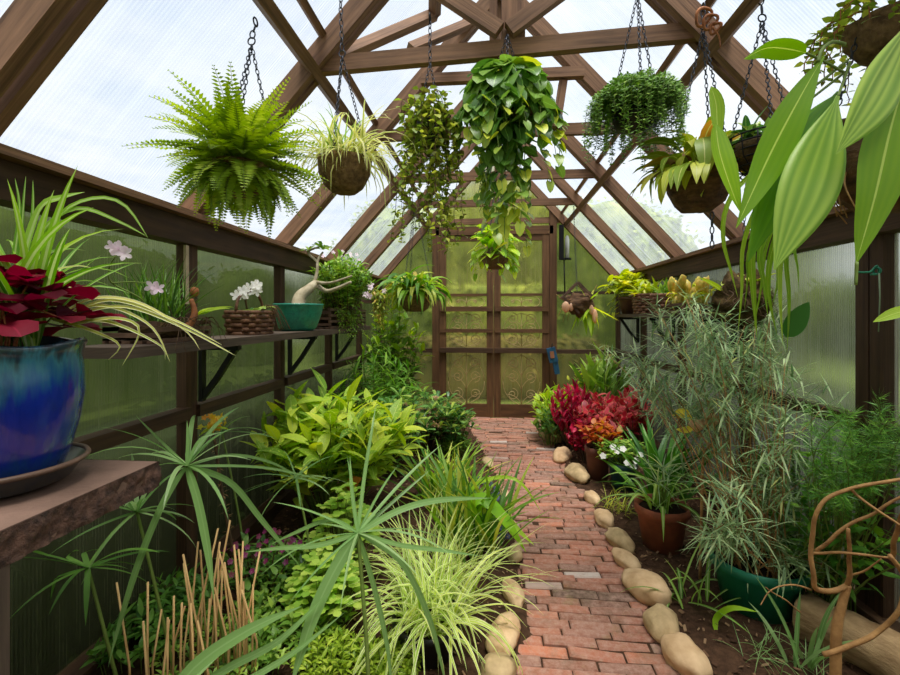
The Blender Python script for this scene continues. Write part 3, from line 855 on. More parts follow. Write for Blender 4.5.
for i in range(nx + 1):
    for k in range(nz + 1):
        x = x0 + (x1 - x0) * i / nx; z = z0 + (z1 - z0) * k / nz
        vs.append((x, y1 + ro(x, y1, z) * (1 if 0 < k < nz else .3), z))
for i in range(nx):
    for k in range(nz):
        a = i * (nz + 1) + k; fs.append((a, a + 1, a + nz + 2, a + nz + 1))
mb.add(vs, fs); mb.build('rough_edge', M['slab_edge'], o)
mb = MB(); bar(mb, ((x0 + x1) / 2 - .002, y0, (z0 + z1) / 2), ((x0 + x1) / 2 - .002, y1 - .002, (z0 + z1) / 2), x1 - x0 - .006, z1 - z0)
mb.build('top', M['slab_top'], o, smooth=False)
for y in (.30, .74):
    for x in (x0 + .05, x1 - .06):
        if y > .5 and x > -1: continue
        mb = MB(); bar(mb, (x, y, 0), (x, y, z0), .07, .07, (1, 0, 0)); mb.build('leg', M['wood'], o, smooth=False)
mb = MB(); bar(mb, (-.845 - .04, .712, 0), (-.845 - .04, .712, z0), .05, .07, (1, 0, 0)); mb.build('leg', M['shelf'], o, smooth=False)

BP = V((-1.070, .905, .902))                     # foot of the blue pot
o_bluepot = thing('potted_plant', 'shiny blue drip-glazed pot of dark red clover leaves on the slab bench', 'potted plant', BP)
mb = MB(); lathe(mb, BP, [(0, .004), (.10, .004), (.122, .012), (.150, .048), (.158, .05), (.154, .056), (.146, .05), (.118, .02), (0, .016)], 56)
s_ = mb.build('saucer', M['saucer'], o_bluepot)
mb = MB(); ring(mb, BP + V((0, 0, .053)), .153, .006, 56, 6); mb.build('rim', M['saucer_rim'], s_)
mb = MB()
prof = [(0, .018), (.098, .018), (.112, .04), (.126, .08), (.140, .14), (.149, .20), (.151, .25), (.148, .285), (.151, .302), (.157, .315), (.153, .321), (.145, .318), (.139, .29), (.134, .26)]
lathe(mb, BP, prof, 64)
for i, p in enumerate(mb.v):
    a = atan2(p[1] - BP.y, p[0] - BP.x); q = (p[2] - BP.z) / .3
    d = 1 + .025 * q * sin(5 * a + 1) * (1 if q > .8 else .3) + .012 * mnoise.noise(V((p[0] * 14, p[1] * 14, p[2] * 14)))
    mb.v[i] = (BP.x + (p[0] - BP.x) * d, BP.y + (p[1] - BP.y) * d, p[2] + (.007 * sin(4 * a) if q > .9 else 0))
mb.build('pot', M['glaze'], o_bluepot)
mb = MB(); disc(mb, BP + V((0, 0, .262)), .137, 24, .01, 2); mb.build('soil', M['potsoil'], o_bluepot)

# ---- river stones edging the path
def stone(px, py, w, h, label, grp, k, z=.0):
    p = atZ(px, py, .05); d = (p - V((0, 0, CAMZ))).length
    depth = V((p.x * -SY + p.y * CY_, 0, 0)).x
    r = w * depth / FPX / 2 * .9
    ry = max(r * .85, min(r * 2.0, h / (CAMZ * FPX / depth ** 2) / 2 * .92))
    q = random.Random(k)
    yaw = q.uniform(-.35, .35)
    mb = MB(); c_ = V((p.x, p.y, .03 + r * .22))
    blob(mb, c_, (r, ry, r * .8), k * 1.3 + 2, .2, 28, 18, yaw, 1.3)
    o = mb.build('river_stone', M['stone'] if k % 3 else M['stone_b'], None, origin=c_)
    tag(o, label, 'stone', grp)
GL, GR = 'river stones along the left edge of the path', 'river stones along the right edge of the path'
for k, (px, py, w, h, lb) in enumerate([
    (499, 668, 40, 28, 'tan river stone at the lower picture edge, first of the left path edging'),
    (504, 634, 35, 52, 'large upright tan river stone, second from the camera on the left path edge'),
    (513, 590, 22, 46, 'slim tan river stone, third from the camera on the left path edge'),
    (515, 551, 17, 24, 'small tan river stone, fourth from the camera on the left path edge'),
    (512, 524, 12, 26, 'narrow pale stone, fifth from the camera on the left path edge, by the blue gravel'),
    (505, 492, 11, 28, 'narrow pale stone, sixth from the camera on the left path edge, behind the lime leaf'),
    (488, 462, 14, 14, 'small half-hidden stone, seventh from the camera on the left path edge')]):
    stone(px, py, w, h, lb, GL, k)
for k, (px, py, w, h, lb) in enumerate([
    (685, 655, 42, 46, 'biggest rounded tan stone at the lower picture edge, first of the right path edging'),
    (662, 622, 35, 40, 'mottled ochre stone, second from the camera on the right path edge'),
    (647, 587, 40, 38, 'large oval tan stone, third from the camera on the right path edge'),
    (626, 558, 21, 32, 'small round stone, fourth from the camera on the right path edge'),
    (620, 539, 25, 26, 'round tan stone, fifth from the camera on the right path edge'),
    (604, 517, 20, 20, 'tan stone, sixth from the camera on the right path edge, below the brown clay pot'),
    (592, 496, 15, 22, 'tan stone, seventh from the camera on the right path edge'),
    (577, 474, 24, 22, 'broad stone beside the brown clay pot, eighth from the camera on the right path edge'),
    (562, 455, 20, 16, 'round tan stone, ninth from the camera on the right path edge'),
    (556, 438, 12, 13, 'small stone before the striped clay pot, tenth on the right path edge'),
    (545, 433, 14, 18, 'farthest tan stone of the right path edging, nearest the door')]):
    stone(px, py, w, h, lb, GR, k + 20)
rd = random.Random(4); mb = MB()
for k in range(420):
    p = atZ(rd.uniform(476, 509), rd.uniform(478, 542), .03)
    if p.x > interp(PL, p.y) - .03: continue
    s = rd.uniform(.006, .014); blob(mb, p + V((0, 0, s * .4)), (s, s * rd.uniform(.7, 1.1), s * .7), k, .3, 6, 4)
tag(mb.build('gravel', M['slate'], smooth=False), 'blue-grey gravel beside the left path edge under the tall striped leaves', 'gravel', kind='stuff')

# ---- driftwood log, lower right
p = V((1.30, 1.50, .09))
mb = MB(); pts = [(1.24, 1.93, .09), (1.30, 1.85, .095), (1.36, 1.76, .10), (1.40, 1.66, .10), (1.42, 1.5, .10)]
tube(mb, spline(pts, 5), .088, .095, 16)
for i, q in enumerate(mb.v):
    n_ = mnoise.noise(V((q[0] * 4, q[1] * 4, q[2] * 26))) * .018 + mnoise.noise(V((q[0] * 16, q[1] * 16, q[2] * 40))) * .008
    mb.v[i] = (q[0] + n_ * .6, q[1] + n_ * .6, q[2] + n_)
M['drift'] = simple('driftwood', (206, 172, 128), .85, nscale=9, col2=(136, 104, 70), bump=.7, bscale=22, stretch=(1, 1, 4))
tag(mb.build('driftwood_log', M['drift'], None, origin=V((1.34, 1.75, 0))), 'pale weathered log lying by the right wall at the lower right', 'log')
# ================================================================== plants
def LM(name, *cols, **k):
    warm = lambda c: (min(255, c[0] * 1.10 + 4), min(255, c[1] * 1.05 + 4), c[2] * .92)
    M[name] = leafmat(name, [warm(c) for c in cols] if cols[0][1] > cols[0][2] * 1.25 and cols[0][1] > cols[0][0] * .8 else list(cols), **k)
def flowers(root, name, mat, items):
    """each flower a part of its own: (point, normal, petals, length, width, cup, var, phase)"""
    for it in items:
        mb = MB(); flower(mb, *it); mb.build(name, M[mat], root)
LM('fern_green', (98, 130, 36), (140, 172, 56), (184, 206, 94), trans=.4)
LM('spider_leaf', (140, 162, 70), (178, 194, 96), (206, 210, 140), edge=((226, 224, 176), .45), trans=.4)
LM('hoya_leaf', (96, 92, 52), (104, 134, 60), (140, 166, 78), (184, 194, 100), trans=.4)
LM('heart_leaf', (56, 98, 46), (84, 128, 58), (128, 166, 86), (190, 204, 84), rib=((150, 196, 92), .06), trans=.35, rough=.3)
LM('pothos_leaf', (104, 160, 44), (156, 196, 60), (204, 220, 76), rib=((214, 226, 130), .07), trans=.4, rough=.35)
LM('bead_leaf', (66, 104, 44), (96, 140, 60), (138, 170, 86), trans=.2, rough=.4)
LM('orchid_leaf', (98, 146, 36), (130, 172, 48), (160, 194, 78), rib=((204, 224, 110), .05), trans=.42, rough=.35, bands=((108, 160, 40), 6, .3))
LM('pleat_leaf', (92, 148, 48), (134, 178, 70), (172, 202, 112), trans=.42, rough=.4, bands=((92, 150, 48), 5, .6))
LM('basket_leaf', (98, 128, 48), (138, 166, 62), (180, 190, 88), (176, 136, 76), rib=((200, 206, 120), .07), trans=.35)
LM('dry_leaf', (110, 76, 50), (150, 112, 76), (186, 148, 100), trans=.2, rough=.8)
LM('grass_dark', (46, 84, 36), (74, 118, 48), (104, 146, 62), trans=.3)
LM('spider_green', (70, 124, 42), (108, 160, 60), (150, 190, 86), rib=((186, 208, 130), .3), trans=.4)
LM('maroon_leaf', (70, 14, 30), (104, 20, 36), (132, 28, 48), rib=((150, 36, 60), .05), trans=.4, rough=.6, spec=.15)
M['sedge_leaf'] = leafmat('sedge_leaf', [(104, 148, 76), (136, 174, 100), (172, 200, 136)], rib=((150, 186, 116), .12), trans=.4, rough=.35)
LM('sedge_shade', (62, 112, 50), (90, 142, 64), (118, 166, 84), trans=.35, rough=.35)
LM('strap_lime', (128, 200, 36), (158, 216, 52), (178, 224, 76), trans=.45, rough=.35)
LM('mottled_leaf', (94, 138, 46), (138, 178, 60), (174, 202, 78), (200, 212, 86), rib=((196, 216, 110), .06), mott=((224, 228, 96), .42, 60), trans=.4)
LM('orange_leaf', (196, 122, 50), (214, 150, 60), trans=.4)
LM('striped_grass', (128, 168, 62), (160, 192, 82), (190, 210, 110), edge=((228, 232, 170), .42), trans=.4)
LM('tall_strap', (62, 112, 42), (96, 148, 54), (142, 182, 76), (198, 204, 104), trans=.4)
LM('round_leaf', (110, 158, 62), (150, 188, 84), (186, 208, 116), trans=.4)
LM('ground_leaf', (76, 118, 50), (110, 154, 66), (158, 190, 92), trans=.35)
LM('lime_leaf', (136, 184, 52), (178, 212, 70), (210, 228, 92), rib=((214, 226, 130), .07), trans=.42)
LM('bamboo_leaf', (66, 116, 44), (98, 150, 58), (134, 180, 78), trans=.38)
LM('glossy_leaf', (52, 102, 58), (82, 134, 74), (128, 168, 96), (182, 204, 100), rib=((166, 196, 116), .06), trans=.3, rough=.28)
LM('red_spear', (112, 16, 40), (168, 26, 58), (208, 44, 84), rib=((222, 80, 110), .06), trans=.4)
LM('coleus_leaf', (150, 40, 54), (196, 66, 80), (216, 100, 104), edge=((206, 150, 110), .12), trans=.4)
LM('orange_coleus', (176, 70, 40), (206, 110, 54), (202, 160, 70), trans=.4)
M['grey_green'] = leafmat('grey_green', [(98, 130, 88), (136, 164, 110), (180, 198, 144), (206, 206, 122)], trans=.32)
LM('feather_leaf', (46, 96, 34), (76, 132, 48), (116, 166, 66), trans=.35)
LM('clivia_leaf', (42, 92, 36), (66, 122, 48), (98, 152, 62), trans=.3, rough=.35)
LM('yellow_green', (124, 150, 50), (166, 186, 66), (206, 208, 90), trans=.4)
LM('pale_bulb', (164, 168, 86), (204, 198, 112), (218, 180, 116), trans=.3)
LM('white_petal', (246, 244, 240), (255, 252, 248), trans=.35, rough=.6)
LM('pink_petal', (246, 222, 236), (252, 238, 246), trans=.4, rough=.6)
LM('purple_petal', (110, 34, 78), (146, 54, 104), (130, 60, 66), trans=.3)
LM('yellow_petal', (236, 204, 70), (246, 224, 110), (236, 160, 80), trans=.35)
LM('peach_petal', (232, 176, 140), (240, 196, 160), (236, 206, 120), trans=.35)

GA = 2.39996
def pin4(mb, p, d, s, l, w, var, dz=0.0):
    """one small diamond leaflet from p along s, as wide as w along d"""
    mb.add([p, p + s * (l * .45) + d * w, p + s * l + V((0, 0, dz)), p + s * (l * .45) - d * w], [(0, 1, 2, 3)], [(.5, 0), (0, .5), (.5, 1), (1, .5)], var)
def frond(mb, st, p, az, el, L, droop, pin, n, var, rnd, pw=1.2):
    ca, sa = cos(az), sin(az); q = V(p); pts = [q.copy()]; stp = L / n
    for i in range(n):
        v = (i + .5) / n; e = max(-1.5, el - droop * v ** pw)
        d = V((cos(e) * ca, cos(e) * sa, sin(e))); s = V((-sa, ca, 0)); u = s.cross(d)
        q = q + d * stp; pts.append(q.copy())
        l = pin * (min(1, v * 5 + .25)) * (1 - v ** 2.2) + pin * .08
        if v > .06:
            for k in (-1, 1):
                ss = (s * k + d * .28 - u * rnd.uniform(0.02, .3)).normalized()
                pin4(mb, q, d, ss, l * rnd.uniform(.88, 1.1), l * .17 + .0012, min(1, max(0, var + rnd.gauss(0, .12))))
    tube(st, pts[::3] + [pts[-1]], .0012, .0006, 3, .4, False)
def clump(mb, c, n, L, W, el, dr, prof='grass', seed=0, r0=.02, fold=.3, seg=7, azr=None, pw=1.3, tw=.4):
    rd = random.Random(seed)
    for k in range(n):
        az = rd.uniform(*azr) if azr else k * GA + rd.uniform(-.3, .3)
        r = r0 * sqrt(rd.random()); a2 = rd.uniform(0, 6.28)
        leaf(mb, (c[0] + r * cos(a2), c[1] + r * sin(a2), c[2]), az, rd.uniform(*el), rd.uniform(*L), rd.uniform(*W), rd.uniform(*dr), prof, rd.uniform(-tw, tw), fold, seg, rd.random(), rd.uniform(-tw, tw), 0, pw)
def whorl(mb, c, n, L, W, el, dr, prof='strap', seed=0, fold=.2, seg=8, ph=0):
    rd = random.Random(seed)
    for k in range(n):
        leaf(mb, c, ph + 2 * pi * k / n + rd.uniform(-.15, .15), rd.uniform(*el), rd.uniform(*L), rd.uniform(*W), rd.uniform(*dr), prof, rd.uniform(-.3, .3), fold, seg, rd.random(), rd.uniform(-.4, .4))
def vine(lm, st, p, az, out, length, gap, L, W, prof, rd, el=.3, var=None, n_per=1, sr=.002, lel=(-1.3, -.4), dr=(.1, .5), wob=.012, lift=.04):
    """a shoot that leaves p sideways along az and then hangs; leaves at its nodes"""
    ca, sa = cos(az), sin(az); pts = [V(p)]; q = V(p); acc = 0; k = 0
    while acc < length:
        f = min(1, acc / max(.01, out * 1.6)); e = el - (el + 1.5) * f ** .8
        q = q + V((cos(e) * ca, cos(e) * sa, sin(e))) * gap + V((rd.gauss(0, wob), rd.gauss(0, wob), 0)) * .5
        pts.append(q.copy()); acc += gap; k += 1
        for j in range(n_per):
            a = az + rd.uniform(-1.3, 1.3) if n_per == 1 else az + j * 2 * pi / n_per + k * 1.1 + rd.uniform(-.3, .3)
            s = rd.uniform(.75, 1.1) * (1 - .35 * acc / length)
            leaf(lm, q, a, rd.uniform(*lel), L * s, W * s, rd.uniform(*dr), prof, rd.uniform(-.5, .5), .18, 4 if L > .05 else 3, rd.random() if var is None else min(1, max(0, var(acc / length, rd))))
    tube(st, pts, sr, sr * .7, 4, .5, False)
    return pts
def bush(lm, st, base, R, H, nst, per, L, W, prof='ovate', seed=0, dome=.45, el=(.0, .8), dr=(.3, 1.0), whorled=False, sr=.005, from_=.45, seg=5, r0=.05, ell=(1, 1), fold=.2, varf=None, lean=(0, 0)):
    rd = random.Random(seed)
    for k in range(nst):
        u = sqrt((k + .5) / nst); a = k * GA + rd.uniform(-.2, .2); r = R * u
        top = V((base[0] + r * cos(a) * ell[0] + lean[0], base[1] + r * sin(a) * ell[1] + lean[1], base[2] + H * (1 - dome * u * u) * rd.uniform(.82, 1.0)))
        b = V((base[0] + r0 * cos(a) * u, base[1] + r0 * sin(a) * u, base[2] - .01))
        pts = [b.lerp(top, t_) + V((0, 0, 1)) * (.12 * r * sin(pi * t_)) for t_ in (0, .25, .5, .75, 1)]
        tube(st, pts, sr, sr * .5, 5, .5, False)
        for j in range(per):
            f = 1 if whorled else from_ + (1 - from_) * (j + .5) / per
            i = min(3, int(f * 4)); q = pts[i].lerp(pts[i + 1], f * 4 - i)
            az = (a if not whorled and rd.random() < .3 else 0) + j * (2 * pi / per if whorled else GA) + rd.uniform(-.4, .4) + k
            s = rd.uniform(.7, 1.1)
            leaf(lm, q, az, rd.uniform(*el) + (.25 if f > .9 else 0), L * s, W * s, rd.uniform(*dr), prof, rd.uniform(-.35, .35), fold, seg, rd.random() if varf is None else varf(rd, f))
def W3(c): return (c[0], c[1], 0)

HG = 'plants hanging in baskets from the roof'
# ---------------------------------------------------------------- hanging plants
rd = random.Random(11)
c = atY(240, 165, 1.5)
o = thing('hanging_fern', 'big bright green fern hanging on a chain at the upper left', 'hanging plant', c, HG)
lm, st = MB(), MB()
for k in range(150):
    az = k * GA; u = (k + .5) / 150; el = 1.35 - 2.0 * u ** .75 + rd.uniform(-.2, .2)
    frond(lm, st, c + V((cos(az) * .03, sin(az) * .03, .03 - .05 * u)), az + rd.uniform(-.3, .3), el, rd.uniform(.20, .31) * (1 - .2 * (u > .7)), rd.uniform(.5, 1.3) * (.6 + .6 * u), .047, 22, rd.uniform(.15, .8), rd)
lm.build('fronds', M['fern_green'], o); st.build('frond_stems', M['stem_g'], o)
bowlbasket(o, c + V((0, 0, .0)), .09, .11, M['coir'], 'basket')
hang(o, (c.x + .045, c.y + .02, roofz(c.x) + .01), c + V((0.02, 0, .02)), .10, drop=.40)

rd = random.Random(12)
c = atY(345, 160, 1.8)
o = thing('hanging_spider_plant', 'spider plant with thin pale leaves in a hanging coir bowl, right of the fern', 'hanging plant', c, HG)
bowlbasket(o, c, .108, .135, M['coir'], 'bowl', .008, 2)
lm = MB(); clump(lm, c, 190, (.16, .33), (.009, .015), (.0, 1.4), (1.2, 2.9), 'grass', 3, .095)
lm.build('leaves', M['spider_leaf'], o)
lm = MB(); clump(lm, c + V((0, 0, .0)), 40, (.12, .22), (.006, .009), (.5, 1.5), (.4, 1.6), 'grass', 4, .08); lm.build('inner_leaves', M['spider_green'], o)
hang(o, (c.x - .02, c.y, roofz(c.x) + .02), c, .1, drop=.42)

rd = random.Random(13)
c = atY(430, 112, 1.86)
o = thing('hanging_vine', 'narrow hanging vine of small green and bronze leaves, left of the heart-leaved plant', 'hanging plant', c, HG)
lm, st = MB(), MB()
for k in range(46):
    az = k * GA; r = .055 * rd.random()
    vine(lm, st, c + V((r * cos(az), r * sin(az), rd.uniform(-.05, .06))), az, rd.uniform(.015, .05), rd.uniform(.2, .56) if k % 4 else rd.uniform(.5, .62), .028, .042, .03, 'ovate', rd, rd.uniform(.2, 1.3), None, 2, .0016, (-.9, .5), (.2, 1.0))
lm.build('leaves', M['hoya_leaf'], o); st.build('shoots', M['stem_b'], o)
mb = MB(); lathe(mb, c + V((0, 0, -.05)), [(0, -.09), (.045, -.09), (.06, 0), (.055, 0), (.05, -.02), (0, -.02)], 20); mb.build('pot', M['black_plastic'], o)
mb = MB(); chain(mb, c + V((0, .0, .37)), c + V((0, 0, .2)), .03, .0022, .007)
for s in (-1, 1): chain(mb, c + V((0, 0, .2)), c + V((s * .05, 0, -.04)), .02)
mb.build('chain', M['chain'], o)
mb = MB(); ring(mb, c + V((0, 0, .385)), .02, .003, 16, 5, (1, 0, 0)); mb.build('hook', M['iron'], o)

rd = random.Random(14)
c = atY(507, 108, 1.95)
o = thing('hanging_philodendron', 'bushy heart-leaved vine trailing from a basket under the middle of the near tie beam', 'hanging plant', c, HG)
lm, st = MB(), MB()
pv = lambda f, r: .25 + .25 * f + r.gauss(0, .16) + (.35 if f > .75 else 0)
for k in range(150):
    az = k * GA; u = (k + .5) / 150; ph = 1.35 - 1.9 * u
    q = c + V((cos(az) * cos(ph) * .15, sin(az) * cos(ph) * .15, sin(ph) * .12 + .04))
    s = rd.uniform(.8, 1.15)
    leaf(lm, q, az + rd.uniform(-.6, .6), -1.1 * min(1, u * 1.6) + rd.uniform(-.35, .45), .094 * s, .086 * s, rd.uniform(.4, 1.0), 'heart', rd.uniform(-.4, .4), .15, 5, min(1, max(0, rd.gauss(.42, .2) - .2 * (u - .5))))
    tube(st, [c + V((cos(az) * .04, sin(az) * .04, .02)), q], .0018, .0015, 4, .5, False)
for dx, ln in ((-.03, .5), (-.01, .56), (.01, .54), (.03, .46), (-.05, .4), (0, .3), (-.02, .36)):
    vine(lm, st, c + V((dx, -.05 + rd.uniform(-.05, .05), -.05)), -pi / 2 + rd.uniform(-1.5, 1.5), .02, ln, .036, .086, .072, 'heart', rd, -.4, pv)
for k in range(26):
    az = -pi / 2 + rd.uniform(-1.9, 1.9)
    vine(lm, st, c + V((.13 * cos(az), .13 * sin(az), -.02)), az, .05, rd.uniform(.1, .3), .05, .082, .066, 'heart', rd, .2, pv)
for dx, ln in ((-.075, .36), (-.045, .44), (-.02, .52), (.0, .47), (.02, .50), (.045, .34), (.105, .34), (.12, .30), (-.10, .26), (-.01, .40), (.03, .42)):
    vine(lm, st, c + V((dx, -.07 + rd.uniform(-.05, .04), -.05)), -pi / 2 + rd.uniform(-.5, .5), .02, ln, .042, .084, .066, 'heart', rd, -.4, pv)
lm.build('leaves', M['heart_leaf'], o); st.build('shoots', M['stem_g'], o)
bowlbasket(o, c + V((0, 0, .02)), .115, .12, M['coir'], 'basket', .01, 5)
mb = MB()
for s in range(3):
    a = .5 + 2 * pi * s / 3; chain(mb, c + V((0, -.02, .30)), c + V((.11 * cos(a), .11 * sin(a), .02)))
mb.build('chain', M['chain'], o)

rd = random.Random(15)
c = atY(495, 256, 3.78)
o = thing('hanging_pothos', 'small lime-leaved plant in a hanging basket before the double door', 'hanging plant', c, HG)
lm, st = MB(), MB()
for k in range(64):
    az = k * GA; u = (k + .5) / 64; ph = 1.4 - 1.8 * u
    q = c + V((cos(az) * cos(ph) * .12, sin(az) * cos(ph) * .12, sin(ph) * .16 + .06))
    leaf(lm, q, az + rd.uniform(-.5, .5), rd.uniform(-.8, .7), rd.uniform(.10, .15), rd.uniform(.06, .09), rd.uniform(.5, 1.2), 'heart', rd.uniform(-.4, .4), .15, 5, rd.random())
    tube(st, [c, q], .002, .0015, 4, .5, False)
for k in range(12):
    vine(lm, st, c + V((.1 * cos(k * GA), .1 * sin(k * GA), .02)), k * GA, .04, rd.uniform(.12, .26), .06, .11, .075, 'heart', rd, .2)
lm.build('leaves', M['pothos_leaf'], o); st.build('shoots', M['stem_g'], o)
bowlbasket(o, c, .115, .11, M['wicker'], 'basket', .006, 6)
mb = MB()
top = V((c.x, 3.77, 2.40))
for s in range(3):
    a = 2 * pi * s / 3; chain(mb, top, c + V((.11 * cos(a), .11 * sin(a), 0)), .03, .002, .007)
mb.build('chain', M['chain'], o)

rd = random.Random(16)
c = atY(636, 104, 1.85)
o = thing('hanging_bead_plant', 'dense dark green plant of tiny beaded leaves spilling from a chained pot', 'hanging plant', c, HG)
lm, st = MB(), MB()
for k in range(330):
    az = k * GA; u = sqrt((k + .5) / 330); r = .125 * u
    p = c + V((r * cos(az), r * sin(az), .07 * (1 - u * u) + rd.uniform(-.02, .02))); q = p.copy(); pts = [q.copy()]
    ln = rd.uniform(.06, .17) if k % 6 else rd.uniform(.17, .32); a = 0; e0 = rd.uniform(.1, .9)
    while a < ln:
        f = min(1, a / .07); e = e0 - (e0 + 1.5) * f
        q = q + V((cos(e) * cos(az), cos(e) * sin(az), sin(e))) * .011 + V((rd.gauss(0, .0025), rd.gauss(0, .0025), 0)); a += .011; pts.append(q.copy())
        for j in range(3):
            b = j * 2.1 + a * 90; d = V((cos(b), sin(b), rd.uniform(-.3, .7))).normalized()
            pin4(lm, q, d.orthogonal().normalized(), d, .017, .0052, min(1, max(0, rd.gauss(.45, .25))))
    tube(st, pts[::3] + [pts[-1]], .0014, .001, 3, .5, False)
lm.build('leaves', M['bead_leaf'], o); st.build('shoots', M['stem_g'], o)
mb = MB(); lathe(mb, c, [(0, -.12), (.075, -.09), (.11, 0), (.102, 0), (.09, -.03), (0, -.02)], 28); mb.build('pot', M['black_plastic'], o)
hang(o, (c.x + .01, c.y, roofz(c.x) + .0), c + V((0, 0, .01)), .1, drop=.42)

rd = random.Random(17)
c = atY(698, 172, 1.85)
o = thing('hanging_orchid_basket', 'bark bowl of yellowing oval leaves on chains, right of the beaded plant', 'hanging plant', c, HG)
bowlbasket(o, c, .118, .155, M['bark_bowl'], 'bark_bowl', .022, 7)
lm, dl = MB(), MB()
for k in range(84):
    az = k * GA; u = (k + .5) / 84
    leaf(lm, c + V((.12 * u * cos(az), .12 * u * sin(az), rd.uniform(0, .10))), az + rd.uniform(-.8, .8), rd.uniform(-.6, 1.5), rd.uniform(.10, .19), rd.uniform(.04, .06), rd.uniform(.9, 3.2), 'ovate', rd.uniform(-.4, .4), .25, 6, min(1, abs(rd.gauss(.4, .28))))
for az in (-2.4, -2.9, -1.9, -2.2, 2.9, -2.7, -1.5, -1.1, -2.55, -2.0, 3.1, -2.3):
    leaf(lm, c + V((.12 * cos(az), .12 * sin(az), 0)), az, -.2, rd.uniform(.16, .25), rd.uniform(.045, .06), rd.uniform(1.0, 1.9), 'ovate', rd.uniform(-.3, .3), .2, 6, rd.random() * .8)
for k in range(26):
    az = k * GA
    leaf(dl, c + V((.1 * cos(az), .1 * sin(az), .01)), az, rd.uniform(-.4, 1.0), rd.uniform(.05, .10), .028, rd.uniform(.8, 2.4), 'ovate', rd.uniform(-.9, .9), .5, 5, rd.random())
lm.build('leaves', M['basket_leaf'], o); dl.build('dry_leaves', M['dry_leaf'], o)
mb = MB(); blob(mb, c + V((0, 0, -.01)), (.11, .11, .045), 6, .3); mb.build('bark_filling', M['moss'], o)
hk = atY(703, 24, 1.85)
hang(o, (hk.x, hk.y, roofz(hk.x) - .02), c + V((0.02, 0, .0)), .12, drop=hk.z - c.z - .02, ph=.9)
mb = MB(); q = atY(712, 212, 1.85); chain(mb, q, q - V((0, 0, .14)), .03, .0025, .007); mb.build('loose_chain', M['chain'], o)
mb = MB()
for i, (dx, dz, R_) in enumerate(((-.012, 0, .028), (.012, -.02, .022), (.03, -.045, .016))):
    ring(mb, hk + V((dx, -.03, dz + .01)), R_, .006, 18, 6, (.3 * i - .2, 1, .3), 1.2, .5, .003, 3)
tube(mb, spline([hk + V((.02, -.03, -.03)), hk + V((.045, -.03, -.07)), hk + V((.05, -.03, -.11))], 4), .005, .002, 5)
M['pod'] = simple('dry_orange_pod', (186, 116, 66), .7, nscale=40, col2=(120, 70, 42))
tag(mb.build('dried_pod', M['pod'], None, origin=hk), 'curled orange-brown dried pod hooked at the top of the bark bowl chains', 'dried pod')

rd = random.Random(18)
c = atY(764, 138, 1.65)
o = thing('hanging_wire_basket', 'dark wire basket of small bluish leaves half hidden behind the big pleated leaves', 'hanging plant', c, HG)
mb = MB()
for k in range(6): ring(mb, c + V((0, 0, -.025 * k)), .11 * (1 - .03 * k * k * .5), .003, 28, 4)
for k in range(14):
    a = 2 * pi * k / 14; tube(mb, [c + V((.11 * cos(a), .11 * sin(a), 0)), c + V((.1 * cos(a), .1 * sin(a), -.07)), c + V((.05 * cos(a), .05 * sin(a), -.125))], .0025, .0025, 4)
mb.build('basket', M['iron'], o)
mb = MB(); blob(mb, c + V((0, 0, -.055)), (.1, .1, .06), 8, .2); mb.build('moss_filling', M['moss'], o)
lm = MB(); clump(lm, c, 60, (.05, .12), (.02, .03), (-.4, 1.2), (.3, 1.4), 'ovate', 9, .08); lm.build('leaves', M['glossy_leaf'], o)
hang(o, (c.x - .01, c.y - .0, roofz(c.x - .01)), c, .11, drop=.40, ph=.2)

# ---- the big pleated-leaf orchid, near right
rd = random.Random(19)
B = atY(893, 150, 1.22)
o = thing('hanging_orchid', 'large orchid with long arching pleated green leaves in a bark basket, nearest on the right', 'hanging plant', B, HG)
bowlbasket(o, B + V((.0, .0, .02)), .14, .17, M['bark_bowl'], 'bark_basket', .025, 12)
mb = MB(); blob(mb, B + V((-.03, 0, .03)), (.12, .12, .08), 9, .35); mb.build('bark_filling', M['moss'], o)
def pp(*a): return [atY(x, y, Y) for x, y, Y in a]
lm = Many()
leaf_path(lm, pp((824, 56, 1.12), (803, 92, 1.08), (772, 150, 1.04), (736, 228, 1.0)), .082, 'blade', (.25, -1, .1), .22, 16, .2)
leaf_path(lm, pp((806, 53, 1.12), (788, 49, 1.1), (766, 48, 1.08), (744, 59, 1.06)), .05, 'big', (0, -.6, -1), .2, 10, .1)
leaf_path(lm, pp((711, 86, 1.12), (716, 104, 1.12), (717, 122, 1.12), (719, 142, 1.12)), .034, 'big', (0, -1, 0), .3, 10, .7)
leaf_path(lm, pp((716, 124, 1.12), (719, 150, 1.1), (728, 180, 1.08), (740, 212, 1.06)), .06, 'big', (.3, -1, 0), .3, 12, .5)
leaf_path(lm, pp((918, 40, 1.0), (893, 120, .98), (874, 200, .97), (856, 263, .97)), .09, 'blade', (-.15, -1, -.1), .12, 18, .3, 0, .003)
leaf_path(lm, pp((915, 308, .95), (893, 314, .95), (873, 322, .95)), .022, 'big', (0, -1, .5), .2, 8, .9)
lm.build('leaf', M['orchid_leaf'], o)
lm = Many()
leaf_path(lm, pp((838, 92, 1.14), (812, 126, 1.1), (778, 180, 1.07), (748, 262, 1.04)), .108, 'blade', (.3, -1, 0), .2, 18, .1, 4)
leaf_path(lm, pp((838, 96, 1.08), (826, 135, 1.04), (805, 196, 1.0), (774, 270, .98)), .112, 'blade', (-.2, -1, 0), .12, 18, .75, 4)
leaf_path(lm, pp((916, 14, 1.0), (889, 70, .98), (866, 112, .96), (836, 154, .95)), .088, 'blade', (.3, -1, .3), .15, 16, 1.0, 3)
lm.build('leaf', M['pleat_leaf'], o)
lm = Many()
